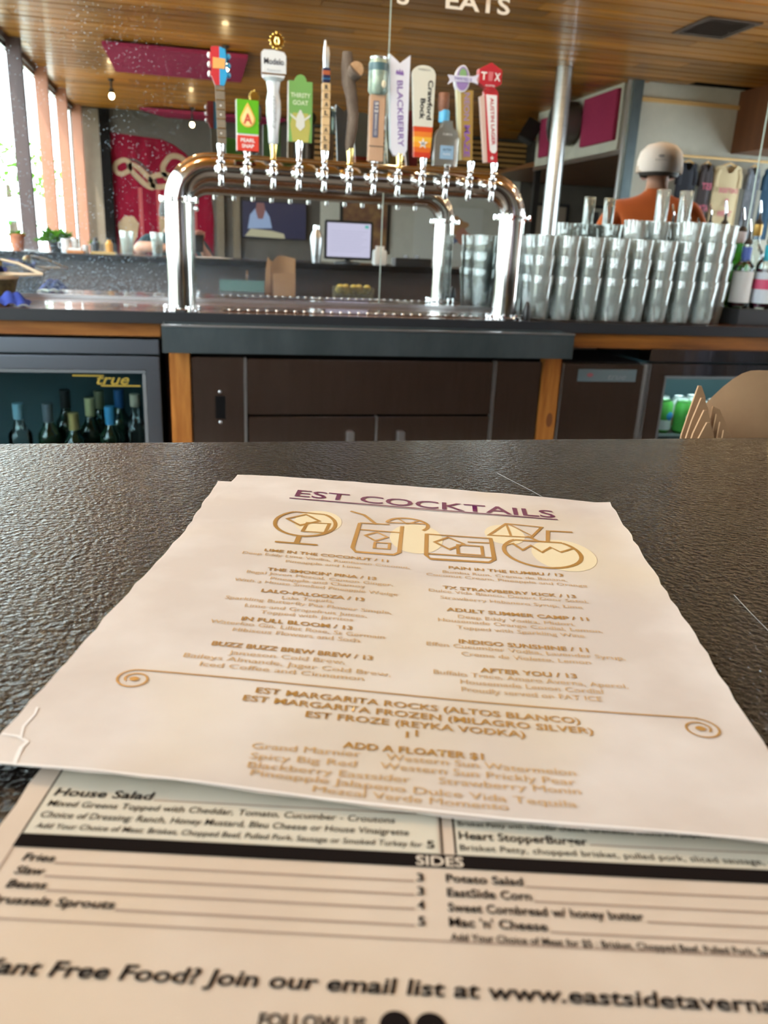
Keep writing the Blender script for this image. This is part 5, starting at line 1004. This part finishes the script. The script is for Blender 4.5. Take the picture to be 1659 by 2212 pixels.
def hand(N, E, pre, wrist, d, side, up, curl=.5, s=1.0):
    """palm plus five unequal bent fingers; d = finger direction, side = thumb side"""
    d, side, up = Vector(d).normalized(), Vector(side).normalized(), Vector(up).normalized(); w = Vector(wrist)
    def nd(n, p, r): N[pre + n] = (*p, r * s)
    nd('palm', w + d * .045 * s, .026); nd('knuckle', w + d * .085 * s, .030); E.append((pre + 'palm', pre + 'knuckle'))
    for k, (off, L) in enumerate(((.030, .072), (.010, .080), (-.010, .075), (-.029, .060))):
        b = w + d * .092 * s + side * off * s; c1 = b + d * L * .45 * s - up * curl * .010 * s; c2 = c1 + (d * (1 - curl) - up * curl).normalized() * L * .33 * s; c3 = c2 + (d * (.4 - curl) - up).normalized() * L * .26 * s
        for n, p, r in (('a', b, .0095), ('b', c1, .0088), ('c', c2, .008), ('d', c3, .0068)): nd('f%d%s' % (k, n), p, r)
        E += [(pre + 'knuckle', pre + 'f%da' % k), (pre + 'f%da' % k, pre + 'f%db' % k), (pre + 'f%db' % k, pre + 'f%dc' % k), (pre + 'f%dc' % k, pre + 'f%dd' % k)]
    t0 = w + d * .035 * s + side * .028 * s; t1 = t0 + (d + side * .8).normalized() * .035 * s; t2 = t1 + (d + side * .1 - up * .3).normalized() * .032 * s
    for n, p, r in (('ta', t0, .013), ('tb', t1, .0105), ('tc', t2, .009)): nd(n, p, r)
    E += [(pre + 'palm', pre + 'ta'), (pre + 'ta', pre + 'tb'), (pre + 'tb', pre + 'tc')]
def head(N, E, c, fwd, s=1.0):
    """neck-to-crown chain with nose and ears; c = head centre"""
    c = Vector(c); f = Vector((fwd[0], fwd[1], 0)).normalized(); r = Vector((f.y, -f.x, 0))
    for n, p, rad in (('jaw', c + f * .018 + Vector((0, 0, -.065)), (.062, .062)), ('skull', c + Vector((0, 0, .0)), (.080, .090)), ('crown', c + Vector((0, 0, .055)) - f * .008, (.074, .084)),
                      ('nose', c + f * .104 + Vector((0, 0, -.022)), (.011, .011)), ('brow', c + f * .088 + Vector((0, 0, .012)), (.018, .014)), ('chin', c + f * .070 + Vector((0, 0, -.100)), (.022, .020)),
                      ('earL', c + r * .088 + Vector((0, 0, -.012)), (.012, .020)), ('earR', c - r * .088 + Vector((0, 0, -.012)), (.012, .020))): N[n] = (*p, rad)
    E += [('jaw', 'skull'), ('skull', 'crown'), ('skull', 'nose'), ('skull', 'brow'), ('jaw', 'chin'), ('skull', 'earL'), ('skull', 'earR')]
def face(t, c, f, skin=None):
    c = Vector(c); f = Vector((f[0], f[1], 0)).normalized(); r = Vector((f.y, -f.x, 0))
    for s in (-1, 1): MB().ball(c + f * .082 + r * .032 * s + Vector((0, 0, .004)), (.012, .010, .008), 10, 8).build('eye', M('eye', (.08, .06, .05), .2), t)
    MB().tube([c + f * .086 - r * .022 + Vector((0, 0, -.062)), c + f * .094 + Vector((0, 0, -.064)), c + f * .086 + r * .022 + Vector((0, 0, -.062))], .005, 8).build('mouth', M('lips', (.36, .12, .10), .5), t)
# --- bartender in the aisle, back to the mirror
bx_, by_ = 2.25, 2.12
pb = thing('person', 'person in an orange t-shirt and pale cap with their back to the mirror', 'person', (bx_, by_, 0))
N = {}; E = []
def body(N, E, x, y, zoff, sh, hipz, chest, neckz):
    for n, p, r in (('pelvis', (x, y, hipz), (.165, .12)), ('belly', (x, y, hipz + .16), (.165, .125)), ('chest', (x, y, chest), (.185, .125)), ('upper', (x, y, chest + .12), (.13, .095)), ('neck0', (x, y, neckz - .035), (.066, .064)), ('neck', (x, y - .0, neckz), (.058, .060))): N[n] = (*p, r)
    E += [('pelvis', 'belly'), ('belly', 'chest'), ('chest', 'upper'), ('upper', 'neck0'), ('neck0', 'neck'), ('neck', 'jaw')]
body(N, E, bx_, by_, 0, .2, .98, 1.325, 1.535)
head(N, E, (bx_, by_ - .01, 1.625), (0, -1))
for s, k in ((-1, 'l'), (1, 'r')):
    for n, p, r in (('sh', (bx_ + s * .168, by_, 1.432), .076), ('arm', (bx_ + s * .235, by_ - .01, 1.30), .062), ('elb', (bx_ + s * .265, by_ - .03, 1.10), .046), ('fore', (bx_ + s * .23, by_ - .14, 1.05), .040), ('wr', (bx_ + s * .17, by_ - .26, 1.02), .028),
                    ('hip', (bx_ + s * .095, by_, .90), .098), ('knee', (bx_ + s * .10, by_ - .02, .50), .064), ('calf', (bx_ + s * .10, by_ + .01, .36), .058), ('ank', (bx_ + s * .10, by_ + .02, .09), .042), ('toe', (bx_ + s * .11, by_ - .14, .045), .042)): N[k + n] = (*p, r)
    E += [('upper', k + 'sh'), (k + 'sh', k + 'arm'), (k + 'arm', k + 'elb'), (k + 'elb', k + 'fore'), (k + 'fore', k + 'wr'), ('pelvis', k + 'hip'), (k + 'hip', k + 'knee'), (k + 'knee', k + 'calf'), (k + 'calf', k + 'ank'), (k + 'ank', k + 'toe')]
    hand(N, E, k, N[k + 'wr'][:3], (-s * .3, -1, -.1), (-s, 0, .2), (0, 0, 1), .5); E.append((k + 'wr', k + 'palm'))
m_org = M('orange_cotton', (.56, .115, .014), .9, var=(.46, .09, .011), vscale=6, sheen=.2); m_jean = M('dark_jeans', (.03, .04, .07), .9); m_shoe = M('shoe_black', (.02, .02, .02), .6)
def pickb(c):
    if c.z > 1.512 + .02 * max(0, abs(c.x - bx_) < .075) * (1 - abs(c.x - bx_) / .075): return 1
    if c.z < .10: return 3
    if c.z < .97 and abs(c.x - bx_) < .2 and c.y > by_ - .16: return 2
    if abs(c.x - bx_) > .16 and c.z < 1.17 and (abs(c.x - bx_) > .205 or c.y < by_ - .1): return 1
    if c.y < by_ - .17: return 1
    return 0
person_mesh(N, E, [m_org, m_skin, m_jean, m_shoe], pickb, 'body', pb, 'pelvis')
face(pb, (bx_, by_ - .01, 1.625), (0, -1))
m_cap = M('cap_cotton', (.78, .72, .68), .9)
hc = Vector((bx_, by_ - .005, 1.635))
cp = MB().lathe([(.107, -.035), (.110, -.02), (.110, .02), (.100, .062), (.070, .092), (.03, .104), (0, .105)], hc, 28, cap=False).build('cap', m_cap, pb)
for v in cp.data.vertices: v.co.y = hc.y + (v.co.y - hc.y) * 1.10
MB().lathe([(.108, -.036), (.1115, -.035), (.1122, -.006), (.1095, -.005)], hc, 28, cap=False).build('cap_band', M('cap_tan', (.52, .44, .36), .9), cp)
MB().grid(lambda a, b: (hc.x + (a - .5) * .17 * (1 - .25 * b * b), hc.y - .105 - .07 * b * math.sin(PI * (.15 + .7 * a)), hc.z - .025 - .015 * b - .02 * (2 * a - 1) ** 2), 12, 5).build('cap_brim', m_cap, cp)
MB().ball((hc.x, hc.y, hc.z + .105), (.008, .008, .004), 10, 6).build('cap_button', m_cap, cp)
text('EASTSIDE', M('cap_ink', (.33, .30, .29), .9), cp, (hc.x, hc.y + .1235, hc.z + .012), (-1, 0, 0), (0, 0, 1), .055, .008, .01, center=True)
MB().prism([(hc.x + .014 * math.cos(t), hc.z + .034 + .007 * math.sin(t)) for t in [2 * PI * i / 14 for i in range(14)]], hc.y + .118, hc.y + .1205).build('cap_emblem', M('cap_ink', (.33, .30, .29), .9), cp)
MB().lathe([(.088, -.054), (.094, -.046), (.098, -.034)], (hc.x, hc.y + .014, hc.z), 24, cap=False).build('hair', m_hair, pb)
pb.rotation_euler = (0, 0, math.radians(28))
# --- guest holding the phone at the camera
gx, gy = -.19, -.36
pg = thing('person', 'seated person in a dark teal patterned shirt holding up a phone', 'person', (gx, gy, 0))
N = {}; E = []
body(N, E, gx, gy, 0, .2, .74, 1.02, 1.245)
head(N, E, (gx + .01, gy + .015, 1.335), (0, 1))
spec = {'l': [('sh', (gx - .175, gy, 1.165), .070), ('arm', (gx - .225, gy + .05, 1.09), .056), ('elb', (gx - .215, gy + .21, 1.112), .044), ('fore', (gx - .12, gy + .27, 1.115), .040), ('wr', (gx + .00, gy + .30, 1.110), .028)],
        'r': [('sh', (gx + .175, gy, 1.165), .070), ('arm', (gx + .245, gy + .03, 1.06), .056), ('elb', (gx + .275, gy + .12, 1.00), .044), ('fore', (gx + .25, gy + .19, 1.06), .038), ('wr', (gx + .212, gy + .25, 1.125), .027)]}
for s, k in ((-1, 'l'), (1, 'r')):
    for n, p, r in spec[k]: N[k + n] = (*p, r)
    for n, p, r in (('hip', (gx + s * .10, gy + .02, .70), .098), ('knee', (gx + s * .13, gy + .28, .68), .064), ('ank', (gx + s * .12, gy + .22, .30), .042), ('toe', (gx + s * .13, gy + .34, .26), .040)): N[k + n] = (*p, r)
    E += [('upper', k + 'sh'), (k + 'sh', k + 'arm'), (k + 'arm', k + 'elb'), (k + 'elb', k + 'fore'), (k + 'fore', k + 'wr'), ('pelvis', k + 'hip'), (k + 'hip', k + 'knee'), (k + 'knee', k + 'ank'), (k + 'ank', k + 'toe')]
hand(N, E, 'l', N['lwr'][:3], (.9, .25, -.05), (.1, .9, .3), (0, 0, 1), .3); E.append(('lwr', 'lpalm'))
hand(N, E, 'r', N['rwr'][:3], (-.1, .35, .9), (-1, .1, 0), (0, -1, .3), .35, .85); E.append(('rwr', 'rpalm'))
m_tealp = M('teal_print_shirt', (.012, .035, .045), .85, var=(.03, .07, .085), vscale=14)
def pickg(c):
    if c.z > 1.222 and abs(c.x - gx) < .15: return 1
    if c.z < .34: return 3
    if c.z < .80 and c.y < gy + .5: return 2 if (c.z < .74 or c.y > gy + .14) else 0
    if c.y > gy + .14: return 1
    return 0
person_mesh(N, E, [m_tealp, m_skin, m_jean, m_shoe], pickg, 'body', pg, 'pelvis')
face(pg, (gx + .01, gy + .015, 1.335), (0, 1))
MB().lathe([(.094, -.02), (.098, .02), (.088, .07), (.055, .10), (0, .112)], (gx + .01, gy + .005, 1.345), 24, cap=False).build('hair', m_hair, pg)
ph = thing('phone', 'black phone held upright in the guest\'s hand', 'phone', (0, -.02, 1.17))
q = MB().bbox(-.036, .036, -.0045, .0045, -.110, .012, .003).build('casing', m_black, ph); q.matrix_parent_inverse = Matrix(); q.location = (0, 0, .03); q.rotation_euler = (-.32, 0, -.23)
st = thing('bar_stool', 'round bar stool under the seated guest', 'stool', (gx, gy + .02, 0))
MB().lathe([(0, .56), (.16, .56), (.175, .58), (.175, .605), (.16, .615), (0, .615)], (gx, gy, 0), 28, cap=False).build('seat', M('stool_wood', (.2, .1, .05), .5), st)
for a in range(4):
    c_, s_ = math.cos(PI / 4 + a * PI / 2), math.sin(PI / 4 + a * PI / 2); MB().tube([(gx + .12 * c_, gy + .12 * s_, .565), (gx + .19 * c_, gy + .19 * s_, 0)], .012, 8).build('leg', m_black, st)
MB().tube([(gx + .165 * math.cos(t), gy + .165 * math.sin(t), .22) for t in [2 * PI * i / 24 for i in range(25)]], .008, 8).build('foot_ring', m_black, st)
